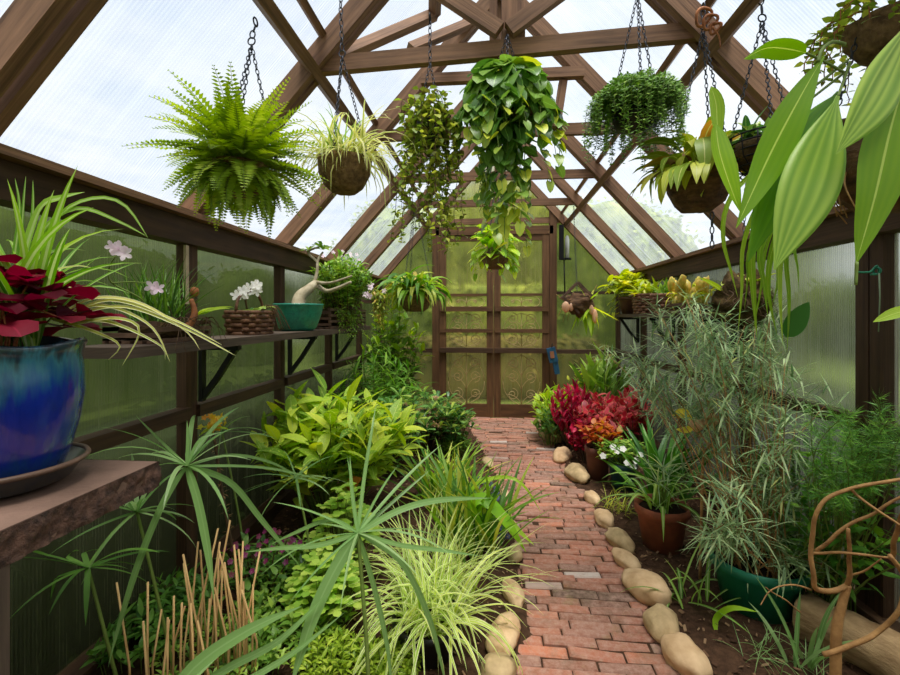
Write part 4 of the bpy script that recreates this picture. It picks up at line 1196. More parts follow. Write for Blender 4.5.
for k, path in enumerate([[(800, 140), (745, 180), (726, 208), (723, 240), (730, 268), (738, 298)], [(805, 140), (760, 200), (742, 245), (741, 290), (738, 332)], [(810, 140), (768, 200), (752, 245), (753, 290), (757, 338)],
                          [(815, 130), (785, 200), (766, 245), (760, 290), (752, 336)], [(815, 140), (790, 200), (772, 250), (768, 290), (777, 335)], [(818, 140), (796, 200), (780, 250), (779, 300), (783, 346)],
                          [(820, 140), (800, 200), (786, 250), (789, 300), (787, 352)], [(825, 140), (806, 200), (793, 240), (797, 268), (799, 292)], [(820, 150), (800, 205), (786, 240), (786, 264), (788, 290)],
                          [(805, 150), (770, 205), (748, 250), (747, 280), (744, 312)], [(810, 150), (780, 205), (760, 250), (764, 285), (768, 318)], [(812, 150), (786, 210), (776, 250), (777, 280), (772, 306)]]):
    leaf_path(lm, [atY(x, y, 1.16 + .015 * (k % 5)) for x, y in path], .011 + .004 * (k % 3), 'strap', (.4 if k % 2 else -.3, -1, 0), .5, 18, rd.random())
lm.build('hanging_leaf', M['orchid_leaf'], o)
lm = Many(); leaf_path(lm, pp((785, 337, 1.18), (795, 322, 1.18), (809, 302, 1.18)), .052, 'big', (.2, -1, .3), .15, 10, .1); lm.build('leaf', M['clivia_leaf'], o)
mb = Many()
tube(mb, spline(pp((845, 44, 1.16), (832, 42, 1.14), (822, 50, 1.12), (818, 62, 1.11)), 5), .004, .004, 6)
for a in ([(843, 72, 1.18), (825, 62, 1.15), (806, 53, 1.12)], [(848, 60, 1.18), (828, 76, 1.17), (800, 98, 1.16), (780, 122, 1.15)], [(845, 72, 1.2), (830, 84, 1.18), (812, 98, 1.17)], [(850, 62, 1.2), (844, 80, 1.16), (838, 96, 1.1)], [(908, 20, 1.1), (902, 60, 1.05)], [(857, 262, .97), (856, 285, .97)]):
    tube(mb, spline(pp(*a), 5), .0035, .003, 5)
mb.build('petiole', M['stem_g'], o)
mb = MB()
for k in range(22):
    a = rd.uniform(2, 5.5); p = B + V((.12 * cos(a), .12 * sin(a), rd.uniform(-.1, .05)))
    tube(mb, spline([p, p + V((-.04 * rd.random() - .01, -.03, -.03 + rd.gauss(0, .02))), p + V((-.05 * rd.random(), -.05, -.09 + rd.gauss(0, .03)))], 4), .003, .0015, 5)
mb.build('roots', M['stem_tan'], o)
mb = MB()
for s in range(3):
    a = .6 + 2 * pi * s / 3; chain(mb, V((B.x, B.y, roofz(B.x))), B + V((.13 * cos(a), .13 * sin(a), .02)))
mb.build('chain', M['chain'], o)

rd = random.Random(20)
c = atY(893, 22, 1.25)
o = thing('hanging_begonia', 'trailing plant of small green and reddish leaves above the big orchid', 'hanging plant', c, HG)
lm, st = MB(), MB()
for k in range(40):
    az = k * GA
    vine(lm, st, c + V((.08 * cos(az), .08 * sin(az), rd.uniform(0, .05))), az, .06, rd.uniform(.08, .22), .022, .034, .026, 'ovate', rd, rd.uniform(.0, .9), None, 2, .002, (-.6, .6))
lm.build('leaves', M['hoya_leaf'], o); st.build('stems', M['pod'], o)
bowlbasket(o, c, .1, .09, M['coir'], 'basket', .01, 14)
mb = MB(); chain(mb, V((c.x, c.y, roofz(c.x) + .02)), c + V((.0, .0, .02))); mb.build('chain', M['chain'], o)

rd = random.Random(21)
c = atY(742, 296, 2.45)
o = thing('hanging_moss_mount', 'brown mossy root clump with sparse leaves hanging below the right shelf end', 'hanging plant', c, HG)
mb = MB(); blob(mb, c + V((0, 0, -.02)), (.125, .09, .13), 21, .45, 30, 20, 0, 3); mb.build('root_clump', M['moss'], o)
mb = MB()
for k in range(60):
    a = k * GA; p = c + V((.11 * cos(a), .08 * sin(a), rd.uniform(-.12, .06)))
    tube(mb, spline([p, p + V((rd.gauss(0, .03), -.03, -.02)), p + V((rd.gauss(0, .04), -.03, -.07))], 3), .0025, .001, 4)
mb.build('roots', M['stem_b'], o)
lm = MB(); clump(lm, c + V((0, 0, .07)), 26, (.04, .10), (.02, .035), (-.3, 1.2), (.4, 1.6), 'ovate', 8, .1)
leaf(lm, c + V((-.1, -.02, .02)), 2.9, .7, .14, .045, .3, 'ovate', .4, .2, 6, .3)
lm.build('leaves', M['basket_leaf'], o)
mb = MB(); chain(mb, V((c.x + .02, c.y, roofz(c.x))), c + V((0, 0, .09)), .03, .002, .006); mb.build('chain', M['chain'], o)

rd = random.Random(22)
c = atY(415, 297, 4.55)
o = thing('hanging_bromeliad', 'arching green strap-leaved plant in a dark hanging basket left of the double door', 'hanging plant', c, HG)
bowlbasket(o, c + V((0, 0, .02)), .17, .17, M['coir'], 'basket', .02, 15)
lm = MB(); clump(lm, c + V((0, 0, .04)), 110, (.30, .50), (.036, .055), (.1, 1.3), (1.6, 3.0), 'strap', 9, .15, seg=8); lm.build('leaves', M['tall_strap'], o)
lm = MB(); clump(lm, c + V((0, 0, .04)), 60, (.2, .4), (.03, .05), (.0, 1.2), (1.2, 2.8), 'strap', 10, .15, seg=8); lm.build('dull_leaves', M['basket_leaf'], o)
mb = MB()
for s in range(3):
    a = 2 * pi * s / 3; chain(mb, V((c.x, 4.69, 2.42)) if c.x > -.7 else V((c.x, c.y, roofz(c.x))), c + V((.19 * cos(a), .19 * sin(a), .02)), .035, .002, .008)
mb.build('chain', M['chain'], o)

rd = random.Random(23)
c = atY(577, 304, 4.5)
o = thing('hanging_slat_basket', 'tilted wooden slat basket with hanging peach-coloured buds, right of the double door', 'hanging plant', c, HG)
mb = MB(); s_ = .075
for k in range(4):
    for a in (-1, 1):
        e = V((cos(.78), 0, sin(.78))); f = V((-sin(.78), 0, cos(.78)))
        y = -.08 + .05 * k
        if k % 2: bar(mb, c + e * -.11 + f * (a * .1) + V((0, y, .06)), c + e * .11 + f * (a * .1) + V((0, y, .06)), .02, .02)
        else: bar(mb, c + f * -.11 + e * (a * .1) + V((0, y, .06)), c + f * .11 + e * (a * .1) + V((0, y, .06)), .02, .02, (0, 1, 0))
mb.build('basket', M['slat'], o, smooth=False)
mb = MB(); blob(mb, c + V((.02, 0, -.0)), (.13, .1, .1), 24, .45, 24, 16, 0, 3); mb.build('bark_filling', M['bark_bowl'], o)
for dx, dz, r_, L_ in ((-.12, -.03, .036, .055), (.15, -.12, .026, .07), (.12, -.06, .022, .05), (-.07, -.03, .024, .04)):
    mb = MB(); blob(mb, c + V((dx, -.08, dz)), (r_, r_, L_), 3, .15, 14, 10); mb.build('bud', M['peach_petal'], o)
mb = MB()
for k in range(16):
    a = rd.uniform(0, 6.28); tube(mb, spline([c, c + V((.1 * cos(a), .05 * sin(a), .03)), c + V((.2 * cos(a), .08 * sin(a), rd.uniform(-.2, .2)))], 4), .006, .002, 5)
mb.build('roots', M['stem_tan'], o)
lm = MB(); clump(lm, c + V((.08, 0, -.02)), 12, (.2, .36), (.04, .06), (-1.4, -.4), (.0, .8), 'lance', 5, .08); clump(lm, c + V((.08, 0, .02)), 6, (.2, .3), (.015, .02), (.2, 1.1), (.0, .4), 'strap', 6, .05); lm.build('leaves', M['lime_leaf'], o)
mb = MB(); chain(mb, V((c.x, 4.68, 2.40)), c + V((0, 0, .12)), .035, .002, .007); mb.build('chain', M['chain'], o)

# ---- small hung things
c = atY(564, 242, 5.45)
o = thing('wind_chime', 'dark hanging tube with a white side, beside the upper right of the door', 'wind chime', c)
mb = MB(); bar(mb, c + V((-.03, 0, -.2)), c + V((-.03, 0, .2)), .05, .05, (0, 1, 0)); bar(mb, c + V((-.05, 0, -.2)), c + V((.08, 0, -.2)), .07, .02); mb.build('tube', M['iron'], o, smooth=False)
M['white'] = simple('white_enamel', (226, 226, 220), .5)
mb = MB(); lathe(mb, c + V((.035, 0, -.19)), [(0, 0), (.026, 0), (.026, .22), (.015, .26), (0, .27)], 14); mb.build('white_tube', M['white'], o)
mb = MB(); tube(mb, [c + V((0, 0, -.2)), c + V((0.01, 0, -.62))], .008, .008, 5); mb.build('pull_cord', M['iron'], o); mb = MB(); tube(mb, [c + V((0, 0, .2)), V((c.x, c.y, roofz(c.x) - .0))], .005, .005, 5); mb.build('cord', M['iron'], o)

c = atY(553, 357, 5.52)
o = thing('hose_nozzle', 'blue and copper hose nozzle hanging from the bar on the right door leaf', 'hose nozzle', c)
M['blue_tool'] = simple('blue_plastic', (44, 96, 132), .4); M['copper'] = simple('copper_panel', (178, 116, 84), .5)
mb = MB(); bar(mb, c + V((-.03, 0, .11)), c + V((.01, 0, -.06)), .10, .07, (0, 1, 0)); bar(mb, c + V((.02, 0, -.04)), c + V((.05, 0, -.2)), .06, .05, (0, 1, 0)); mb.build('body', M['blue_tool'], o, smooth=False)
mb = MB(); bar(mb, c + V((-.02, -.03, .07)), c + V((-.01, -.03, -.01)), .045, .03, (0, 1, 0)); mb.build('copper_face', M['copper'], o, smooth=False)
mb = MB(); tube(mb, spline([c + V((-.02, 0, .1)), c + V((-.01, -.02, .16)), c + V((0, .08, .13))], 4), .006, .006, 5); mb.build('hanging_loop', M['iron'], o)

c = V((XR - .06, 1.86, 0)); p = atY(877, 271, 1.86)
c = V((p.x, p.y, p.z))
o = thing('plant_tie', 'green wire tie with a loose hanging string on the nearest right-hand post', 'wire tie', c)
M['tie_green'] = simple('green_wire', (36, 130, 98), .5); M['string'] = simple('pale_green_string', (150, 172, 140), .8)
mb = MB(); tube(mb, spline([c + V((-.09, -.02, .005)), c + V((-.08, -.02, -.006)), c + V((-.045, -.02, -.006)), c + V((-.02, 0, .0)), c + V((.0, 0, .02)), c + V((.005, 0, -.01)), c + V((-.03, -.01, -.014))], 5), .0035, .0035, 6)
ring(mb, c, .012, .004, 14, 6, (1, .4, 0)); mb.build('wire', M['tie_green'], o)
mb = MB(); tube(mb, [c + V((0, -.01, -.01)), c + V((.001, -.012, -.1)), c + V((-.004, -.012, -.23))], .0028, .0022, 5); mb.build('string', M['string'], o)
p0 = atY(186, 247, 1.95); mb = MB(); bar(mb, (XL + .035, 1.905, p0.z - .26), (XL + .035, 1.905, p0.z), .02, .012, (1, 0, 0))
M['lath_lit_tone'] = simple('lit_lath_colour', (196, 176, 146), .8)  # lath edge catching light; the brightness is put into this pale colour
tag(mb.build('lit_lath_edge', M['lath_lit_tone'], None, False, V((XL + .035, 1.905, p0.z - .26))), 'short pale wooden strip on the post beside the tufted grassy plant', 'wooden strip')

# ---------------------------------------------------------------- plants on the bench and the left shelf
o = o_bluepot; rd = random.Random(31)
S0 = BP + V((0, 0, .285))
lm, st = MB(), MB()
for k in range(40):
    az = k * GA; u = sqrt((k + .5) / 40); r = .165 * u
    top = S0 + V((r * cos(az), r * sin(az), .03 + .15 * (1 - u * u) + rd.uniform(0, .05)))
    tube(st, spline([S0 + V((.03 * cos(az), .03 * sin(az), 0)), S0 + V((.5 * r * cos(az), .5 * r * sin(az), .10)), top], 4), .0022, .0016, 5, .5, False)
    a0 = rd.uniform(0, 6.28)
    for j in range(3): leaf(lm, top, a0 + j * 2.094, rd.uniform(-.15, .25), rd.uniform(.055, .08), rd.uniform(.065, .09), rd.uniform(.1, .9), 'wedge', rd.uniform(-.35, .35), .45, 4, rd.random())
lm.build('dark_red_leaves', M['maroon_leaf'], o); st.build('red_stems', M['pod'], o)
lm = MB()
clump(lm, S0 + V((.01, .03, .02)), 34, (.28, .46), (.016, .024), (.9, 1.5), (.3, 1.9), 'strap', 32, .04, seg=9)
leaf_path(lm, pp((20, 270, 1.0), (40, 210, 1.0), (62, 198, .98), (85, 192, .97)), .024, 'strap', (0, -1, .4), .3, 14, .8)
for path in ([(28, 268), (60, 215), (95, 198), (125, 205), (148, 238)], [(24, 260), (48, 225), (80, 208), (120, 222), (146, 236)], [(20, 265), (23, 215), (26, 176)], [(26, 265), (33, 215), (33, 180)], [(14, 262), (20, 210), (15, 178)]):
    leaf_path(lm, [atY(x, y, 1.02) for x, y in path], .016, 'grass', (0, -1, .3), .3, 14, rd.random())
lm.build('grassy_leaves', M['spider_green'], o)
lm = MB()
for path in ([(60, 318), (110, 300), (170, 318), (222, 345)], [(55, 320), (100, 305), (150, 325), (170, 362)], [(60, 315), (95, 298), (140, 303), (185, 330), (200, 350)], [(70, 325), (115, 318), (140, 330), (122, 366)], [(50, 318), (90, 330), (120, 345), (108, 360)],
             [(70, 322), (110, 322), (160, 345), (165, 360)], [(0, 300), (40, 275), (75, 266), (92, 268)], [(10, 305), (45, 283), (80, 290), (100, 300)], [(60, 320), (120, 306), (180, 326), (236, 356)]):
    leaf_path(lm, [atY(x, y, 1.0) for x, y in path], .011, 'grass', (0, -1, .6), .3, 16, rd.random())
lm.build('arching_leaves', M['spider_leaf'], o)

SHZ = 1.18
rd = random.Random(33)
c = V((-1.24, 1.60, SHZ))
o = thing('potted_grass', 'dark green tufted grassy plant in a slatted basket at the near end of the left shelf', 'potted plant', c)
slatbasket(o, c, .115, .15, .08, 4)
lm = MB(); clump(lm, c + V((0, 0, .07)), 150, (.14, .28), (.006, .009), (.7, 1.5), (.1, .7), 'grass', 34, .09, seg=5)
lm.build('leaves', M['grass_dark'], o)
mb = MB(); tube(mb, spline([c + V((.1, .02, .05)), c + V((.12, .04, .1)), c + V((.1, .05, .16))], 5), .016, .008, 8); blob(mb, c + V((.1, .07, .19)), (.016, .016, .02), 2, .1, 12, 8)
mb.build('bulb', M['pod'], o)
lm = MB()
for az, L_ in ((.2, .14), (1.2, .12), (-.4, .1), (.7, .12)): leaf(lm, c + V((.1, .09, .1)), az, .4, L_, .04, .5, 'ovate', .3, .2, 6, .4)
lm.build('broad_leaves', M['lime_leaf'], o)
mb = MB()
for k in range(18):
    a = rd.uniform(-1.6, 1.6); p = c + V((.1, rd.uniform(-.12, .12), .06)); tube(mb, spline([p, p + V((.05, .03 * a, .03)), p + V((.09, .1 * a, -.03 + rd.gauss(0, .05)))], 4), .0022, .001, 4)
mb.build('roots', M['stem_b'], o)
c2 = atY(100, 300, 1.30)
st, fl = MB(), Many()
tube(st, spline([V((-1.20, 1.52, SHZ + .07)), atY(142, 300, 1.42), atY(112, 283, 1.35), atY(109, 268, 1.33), atY(116, 256, 1.3)], 5), .003, .002, 5)
tube(st, spline([atY(112, 283, 1.35), atY(130, 282, 1.36), atY(146, 283, 1.34)], 5), .0025, .002, 5)
for (px, py, Y, s) in ((119, 249, 1.30, 1.0), (113, 247, 1.3, .8), (125, 254, 1.3, .9), (153, 287, 1.34, .9), (158, 289, 1.34, .8)):
    p = atY(px, py, Y); flower(fl, p, V((.5, -1, rd.uniform(-.3, .5))), 5, .026 * s, .016 * s, .5, rd.random(), rd.uniform(0, 2))
st.build('flower_stems', M['stem_g'], o); fl.build('pink_flower', M['pink_petal'], o)

rd = random.Random(35)
c = V((-1.245, 2.27, SHZ))
o = thing('orchid_basket', 'brown wicker basket holding a white orchid on the left shelf, beside the teal bowl', 'potted plant', c)
wickerbasket(o, c, .10, .135, .12, 6, handle=.11)
lm, fl, st = MB(), Many(), MB()
for az, el, L_ in ((-1.2, .2, .12), (-.6, .5, .13), (-2.2, .3, .1), (.6, .6, .12), (1.8, .5, .1)): leaf(lm, c + V((.03, -.02, .11)), az, el, L_, .055, 1.0, 'ovate', .2, .2, 6, rd.random())
lm.build('leaves', M['glossy_leaf'], o)
for k in range(9):
    p = c + V((rd.uniform(-.02, .07), rd.uniform(-.13, .0), .19 + rd.uniform(0, .08))); flower(fl, p, V((1, -1.2, rd.uniform(-.2, .6))), 5, .030, .018, .25, rd.random(), rd.uniform(0, 2))
    tube(st, spline([c + V((0, -.02, .1)), c + V((.0, -.05, .2)), p], 4), .0025, .0018, 4)
for k in range(10): tube(st, spline([c + V((.05, .02, .11)), c + V((.1, .05 + rd.gauss(0, .03), .15)), c + V((.13, .1 + rd.gauss(0, .06), .02))], 4), .0028, .0015, 4)
fl.build('white_flower', M['white_petal'], o); st.build('flower_stems', M['stem_b'], o)

rd = random.Random(36)
c = V((-1.215, 2.79, SHZ))
o = thing('bonsai_bowl', 'teal glazed bowl on the left shelf holding a thick bare-trunked succulent', 'potted plant', c)
mb = MB(); lathe(mb, c, [(0, .003), (.095, 0), (.115, .02), (.148, .11), (.156, .158), (.161, .164), (.158, .17), (.148, .166), (.14, .14), (0, .13)], 44); mb.build('bowl', M['teal'], o)
mb = MB(); disc(mb, c + V((0, 0, .145)), .145, 24, .015, 4); mb.build('soil', M['potsoil'], o)
def sk(px, py, Y): return atY(px, py, Y)
mb = MB()
tube(mb, spline([c + V((-.0, .0, .13)), sk(300, 297, 2.82), sk(309, 289, 2.86), sk(316, 283, 2.9)], 5), .046, .024, 12)
tube(mb, spline([sk(314, 284, 2.9), sk(317, 272, 2.92), sk(318, 260, 2.94), sk(323, 252, 2.96)], 5), .013, .006, 10)
tube(mb, spline([sk(315, 284, 2.9), sk(326, 291, 2.88), sk(338, 288, 2.86), sk(351, 282, 2.84)], 5), .017, .009, 9)
tube(mb, spline([sk(316, 282, 2.9), sk(330, 283, 2.8), sk(352, 276, 2.75)], 5), .012, .006, 8)
tube(mb, spline([sk(318, 262, 2.94), sk(308, 252, 2.98), sk(322, 246, 3.0)], 4), .01, .006, 8)
mb.build('trunk', M['caudex'], o)
lm = MB()
for q in (sk(323, 250, 2.96), sk(321, 246, 3.0), sk(308, 251, 2.98)): whorl(lm, q, 11, (.05, .08), (.02, .027), (-.1, .9), (.2, .9), 'wedge', int(q.x * 1000) % 97)
lm.build('leaves', M['ground_leaf'], o)

rd = random.Random(37)
c = V((-1.235, 3.58, SHZ))
o = thing('planter_box', 'long slatted planter of bushy flowering green stems at the far end of the left shelf', 'potted plant', c)
slatbasket(o, c, .115, .46, .15, 7)
lm, st = MB(), MB()
bush(lm, st, c + V((.05, -.06, .12)), .40, .48, 74, 28, .06, .026, 'ovate', 38, .4, (-.4, .9), (.2, .9), False, .0028, .12, 3, .12, (.45, 1.3), lean=(.06, -.05))
for k in range(34): vine(lm, st, c + V((.10, rd.uniform(-.4, .2), .14)), rd.uniform(-.8, .6), .03, rd.uniform(.06, .26), .018, .04, .016, 'lance', rd, .4, None, 2, .0016, (-1, .4))
lm.build('leaves', M['ground_leaf'], o); st.build('stems', M['stem_b'], o)
fl = Many()
for k in range(26):
    p = c + V((rd.uniform(-.08, .16), rd.uniform(-.25, .5), rd.uniform(.3, .62))); flower(fl, p, V((1, -1, .6)), 5, .018, .013, .3, rd.random())
fl.build('pink_flower', M['pink_petal'], o)
rd = random.Random(39)
c = atY(386, 296, 4.45)
c = V((-1.12, 4.32, c.z))
o = thing('trailing_orchid', 'trailing pinkish-flowered orchid clump hung on the left wall beyond the shelf end', 'hanging plant', c)
lm, st, fl = MB(), MB(), Many()
for k in range(22): vine(lm, st, c + V((rd.gauss(0, .04), rd.gauss(0, .04), rd.uniform(-.02, .05))), rd.uniform(-1.6, .6), .05, rd.uniform(.15, .4), .035, .06, .025, 'lance', rd, .5, None, 2)
for k in range(9): flower(fl, c + V((rd.gauss(.03, .06), rd.gauss(-.05, .06), rd.uniform(-.05, .13))), V((.6, -1, .4)), 5, .03, .02, .3, rd.random())
lm.build('leaves', M['basket_leaf'], o); st.build('shoots', M['stem_b'], o); fl.build('pink_flower', M['pink_petal'], o)
mb = MB(); slatm = c + V((0, 0, -.06)); bar(mb, slatm + V((-.1, 0, 0)), slatm + V((.1, 0, 0)), .14, .03); bar(mb, slatm + V((-.1, 0, .03)), slatm + V((-.225, 0, .03)), .03, .03); mb.build('mount', M['slat'], o, smooth=False)

# ---------------------------------------------------------------- right shelf
RZ_ = 1.29
rd = random.Random(41)
c = V((1.375, 4.62, RZ_))
o = thing('potted_vine', 'yellow-green leafy vine in a brown pot at the far end of the right shelf', 'potted plant', c)
pot(o, c, .11, .17, M['brown_plastic'])
lm, st = MB(), MB()
bush(lm, st, c + V((0, 0, .14)), .25, .30, 26, 5, .12, .075, 'heart', 42, .5, (-.8, .5), (.4, 1.2), False, .004, .4, 5, .06)
for k in range(9): vine(lm, st, c + V((.08 * cos(k * GA), .08 * sin(k * GA), .16)), 2.2 + rd.uniform(-1.2, 1.6), .06, rd.uniform(.1, .25), .06, .10, .06, 'heart', rd)
lm.build('leaves', M['yellow_green'], o); st.build('stems', M['stem_g'], o)
c = V((1.37, 4.10, RZ_))
o = thing('wicker_planter', 'brown wicker basket in the middle of the right shelf, beside the yellow-green vine', 'potted plant', c)
wickerbasket(o, c, .11, .15, .17, 7)
lm = MB(); clump(lm, c + V((0, 0, .15)), 40, (.12, .24), (.03, .05), (.4, 1.4), (.3, 1.3), 'lance', 43, .09); lm.build('leaves', M['yellow_green'], o)
c = V((1.37, 3.68, RZ_))
o = thing('wicker_planter', 'dark wicker basket with upright narrow leaves on the right shelf, next to the yellow bulbs', 'potted plant', c)
wickerbasket(o, c, .10, .13, .15, 6)
lm = MB(); clump(lm, c + V((0, 0, .13)), 40, (.1, .2), (.014, .022), (.5, 1.5), (.1, .8), 'lance', 44, .08); lm.build('leaves', M['ground_leaf'], o)
rd = random.Random(45)
c = V((1.345, 3.18, RZ_))
o = thing('bulb_orchid', 'cluster of fat yellow bulbous orchid stems on the right shelf above the grey-green shrub', 'potted plant', c)
slatbasket(o, c, .12, .15, .07, 3)
mb = MB()
for k in range(22):
    a = k * GA; r = .12 * sqrt((k + .5) / 22)
    blob(mb, c + V((r * cos(a) - .02, r * sin(a), .11 + rd.uniform(-.05, .11))), (.023, .023, .05), k, .35, 12, 9, 0, 2, rd.uniform(-.6, .6))
mb.var = [rd.random() for _ in mb.v]; mb.build('bulbs', M['pale_bulb'], o)
lm = MB(); clump(lm, c + V((0, 0, .13)), 60, (.06, .14), (.02, .032), (-.5, 1.2), (.4, 1.6), 'lance', 46, .11); lm.build('leaves', M['yellow_green'], o)

# ---------------------------------------------------------------- left bed
def sedge(label, px, py, Y, foot, n, L, W, el, dr, seed, mat='sedge_leaf', extra=(), ph=0):
    p = atY(px, py, Y); f = V((foot[0], foot[1], .03))
    o = thing('umbrella_sedge', label, 'sedge', f, 'umbrella sedges in the left bed')
    mb = MB(); tube(mb, spline([f - V((0, 0, .02)), f.lerp(p, .5) + V((.02, -.02, 0)), p], 6), .006, .0045, 7); mb.build('stalk', M['stem_g'], o)
    lm = MB(); whorl(lm, p, n, L, W, el, dr, 'strap', seed, .22, 9, ph)
    for w_, Y2, path in extra:
        Ys = [Y + (Y2 - Y) * i / (len(path)) for i in range(len(path) + 1)]
        leaf_path(lm, [p] + [atY(x, y, yy) for (x, y), yy in zip(path, Ys[1:])], w_, 'strap', (0, -1, .5), .22, 16, .5)
    lm.build('leaves', M[mat], o)
    return o
SG = None
sedge('tall umbrella sedge whose arching leaves reach just right of the slab bench end', 187, 466, 1.42, (-.86, 1.46), 12, (.22, .34), (.010, .017), (-.1, .9), (.5, 1.4), 51,
      extra=[(.024, 1.2, [(165, 500), (140, 560), (118, 630), (108, 668)]), (.027, 1.25, [(198, 500), (208, 550), (214, 600)]), (.019, 1.5, [(230, 482), (262, 520), (300, 566)]), (.010, 1.7, [(230, 455), (270, 462), (305, 480)]), (.009, 1.6, [(160, 440), (135, 415)]), (.009, 1.7, [(240, 466), (280, 470), (330, 482)]), (.012, 1.5, [(188, 440), (187, 420)]), (.012, 1.5, [(200, 440), (222, 432)])])
sedge('shaded umbrella sedge under the far corner of the slab bench', 137, 512, 1.38, (-1.02, 1.42), 18, (.16, .27), (.010, .015), (-.3, .9), (.3, 1.0), 52, 'sedge_leaf')
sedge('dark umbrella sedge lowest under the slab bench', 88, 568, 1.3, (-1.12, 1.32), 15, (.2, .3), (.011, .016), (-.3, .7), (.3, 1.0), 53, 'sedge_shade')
sedge('big pale umbrella sedge nearest the camera, spreading over the striped grass', 358, 533, 1.12, (-.30, 1.1), 11, (.24, .34), (.006, .011), (-.1, .7), (.2, .9), 54,
      extra=[(.032, 1.0, [(335, 570), (312, 620), (290, 690)]), (.016, 1.25, [(400, 510), (440, 500), (492, 498)]), (.013, 1.1, [(375, 590), (388, 650), (392, 700)]), (.015, 1.15, [(400, 560), (430, 620), (447, 690)]), (.010, 1.3, [(364, 480), (372, 430), (376, 405)]), (.009, 1.3, [(395, 500), (430, 470)]), (.012, 1.1, [(320, 545), (280, 548), (245, 552)]), (.010, 1.15, [(330, 520), (290, 535), (270, 545)]), (.010, 1.2, [(352, 490), (350, 455)]), (.011, 1.1, [(400, 545), (440, 550), (480, 556)])], ph=.3)
sedge('umbrella sedge at the lower edge, one broad leaf crossing below the straw stalks', 148, 735, .92, (-.66, .92), 9, (.18, .28), (.010, .016), (-.2, .5), (.3, .9), 55,
      extra=[(.030, 1.0, [(190, 672), (245, 632), (302, 606)]), (.017, 1.05, [(215, 676), (280, 640), (330, 590)]), (.014, 1.05, [(230, 690), (290, 655), (345, 612)])])
sedge('small umbrella sedge behind the yellow flower spike', 222, 432, 2.12, (-1.16, 2.1), 13, (.16, .32), (.006, .010), (-.1, .6), (.3, 1.1), 56)
sedge('umbrella sedge with lime centre among the mottled broad leaves', 296, 478, 1.9, (-.74, 1.9), 12, (.18, .32), (.006, .011), (-.1, .6), (.3, .9), 57)

rd = random.Random(60)
for i, (px, py, n, sp, lb) in enumerate(((176, 672, 15, .10, 'clump of cut straw-coloured stalks nearest the bench, left of the thicker bunch'), (238, 640, 14, .045, 'tight bunch of cut straw-coloured stalks below the purple flowers'), (206, 640, 8, .05, 'loose cut straw-coloured stalks between the two fuller bunches'))):
    b = atY(px, py, 1.32 + .12 * (i > 0)); b.z = .03
    o = thing('cut_stalks', lb, 'cut stalks', b, 'cut reed stalks')
    for k in range(n):
        a = k * GA; r = sp * sqrt((k + .5) / n); p = b + V((r * cos(a) * 1.3, r * sin(a), -.02)); h = rd.uniform(.32, .58) * (1 if i != 1 else 1.1)
        mb = MB(); tube(mb, [p, p + V((rd.gauss(0, .010), rd.gauss(0, .01), h * .5)), p + V((rd.gauss(0, .026), rd.gauss(0, .02), h))], .0036, .003, 7); mb.build('stalk', M['stalk'], o)

rd = random.Random(61)
b = atZ(213, 575, .03); b = V((-1.13, 1.98, .03))
o = thing('spike_succulent', 'thin scaly brown stem topped by a yellow flower head, by the left post', 'plant', b)
tp = atY(213, 428, 1.98)
mb, lm, fl = MB(), MB(), MB()
pts = spline([b, b.lerp(tp, .5) + V((-.01, 0, 0)), tp], 8); tube(mb, pts, .008, .006, 7)
for q in pts:
    for k in range(7): leaf(lm, q + V((0, 0, rd.uniform(-.03, .03))), rd.uniform(0, 6.28), rd.uniform(-.5, .8), .03, .006, .5, 'lance', 0, .2, 2, rd.random())
mb.build('stem', M['stem_b'], o); lm.build('dry_scales', M['dry_leaf'], o)
for k in range(34): flower(fl, tp + V((rd.gauss(.005, .022), rd.gauss(0, .022), rd.uniform(-.01, .055))), V((rd.gauss(0, 1), -1, .6)), 5, .014, .01, .4, rd.random())
fl.build('yellow_flower_head', M['yellow_petal'], o)
lm = MB(); whorl(lm, tp, 10, (.05, .08), (.02, .03), (-.1, .8), (.3, .8), 'ovate', 62); lm.build('leaves', M['lime_leaf'], o)

rd = random.Random(63)
b = V((-.92, 1.92, .03)); tp = atY(262, 560, 1.9)
o = thing('purple_flower', 'low bushy plant with purple-pink flowers beside the tight bunch of cut stalks', 'plant', V((tp.x, 1.9, .03)))
lm, st, fl = MB(), MB(), Many(); bb = V((tp.x, 1.9, .03))
bush(lm, st, bb, .2, .28, 26, 9, .06, .022, 'ovate', 64, .4)
for k in range(34):
    a = k * GA; r = .17 * sqrt((k + .5) / 34); flower(fl, bb + V((r * cos(a), r * sin(a), .27 - 1.5 * r * r + rd.uniform(-.04, .04))), V((rd.gauss(0, .5), -1, 1)), 5, .013, .010, .3, rd.random())
lm.build('leaves', M['grass_dark'], o); st.build('stems', M['stem_b'], o); fl.build('purple_flower', M['purple_petal'], o)

# broad mottled-leaf shrub
b = atZ(338, 522, .03)
o = thing('mottled_shrub', 'wide bush of broad yellow-mottled green leaves by the left wall', 'shrub', b)
lm, st = MB(), MB()
bush(lm, st, b + V((-.05, .05, 0)), .52, .80, 66, 12, .21, .072, 'lance', 65, .38, (.0, 1.0), (.3, 1.2), False, .006, .35, 6, .12, (1, .9))
lm.build('leaves', M['mottled_leaf'], o); st.build('stems', M['stem_g'], o)
lm = MB(); leaf_path(lm, pp((348, 490, 2.42), (354, 482, 2.40), (362, 478, 2.38)), .07, 'ovate', (0, -1, .3), .2, 8, .3); leaf(lm, atY(345, 420, 2.75), -1.2, .2, .16, .08, .8, 'ovate', .2, .2, 6, .9); lm.build('orange_leaf', M['orange_leaf'], o)

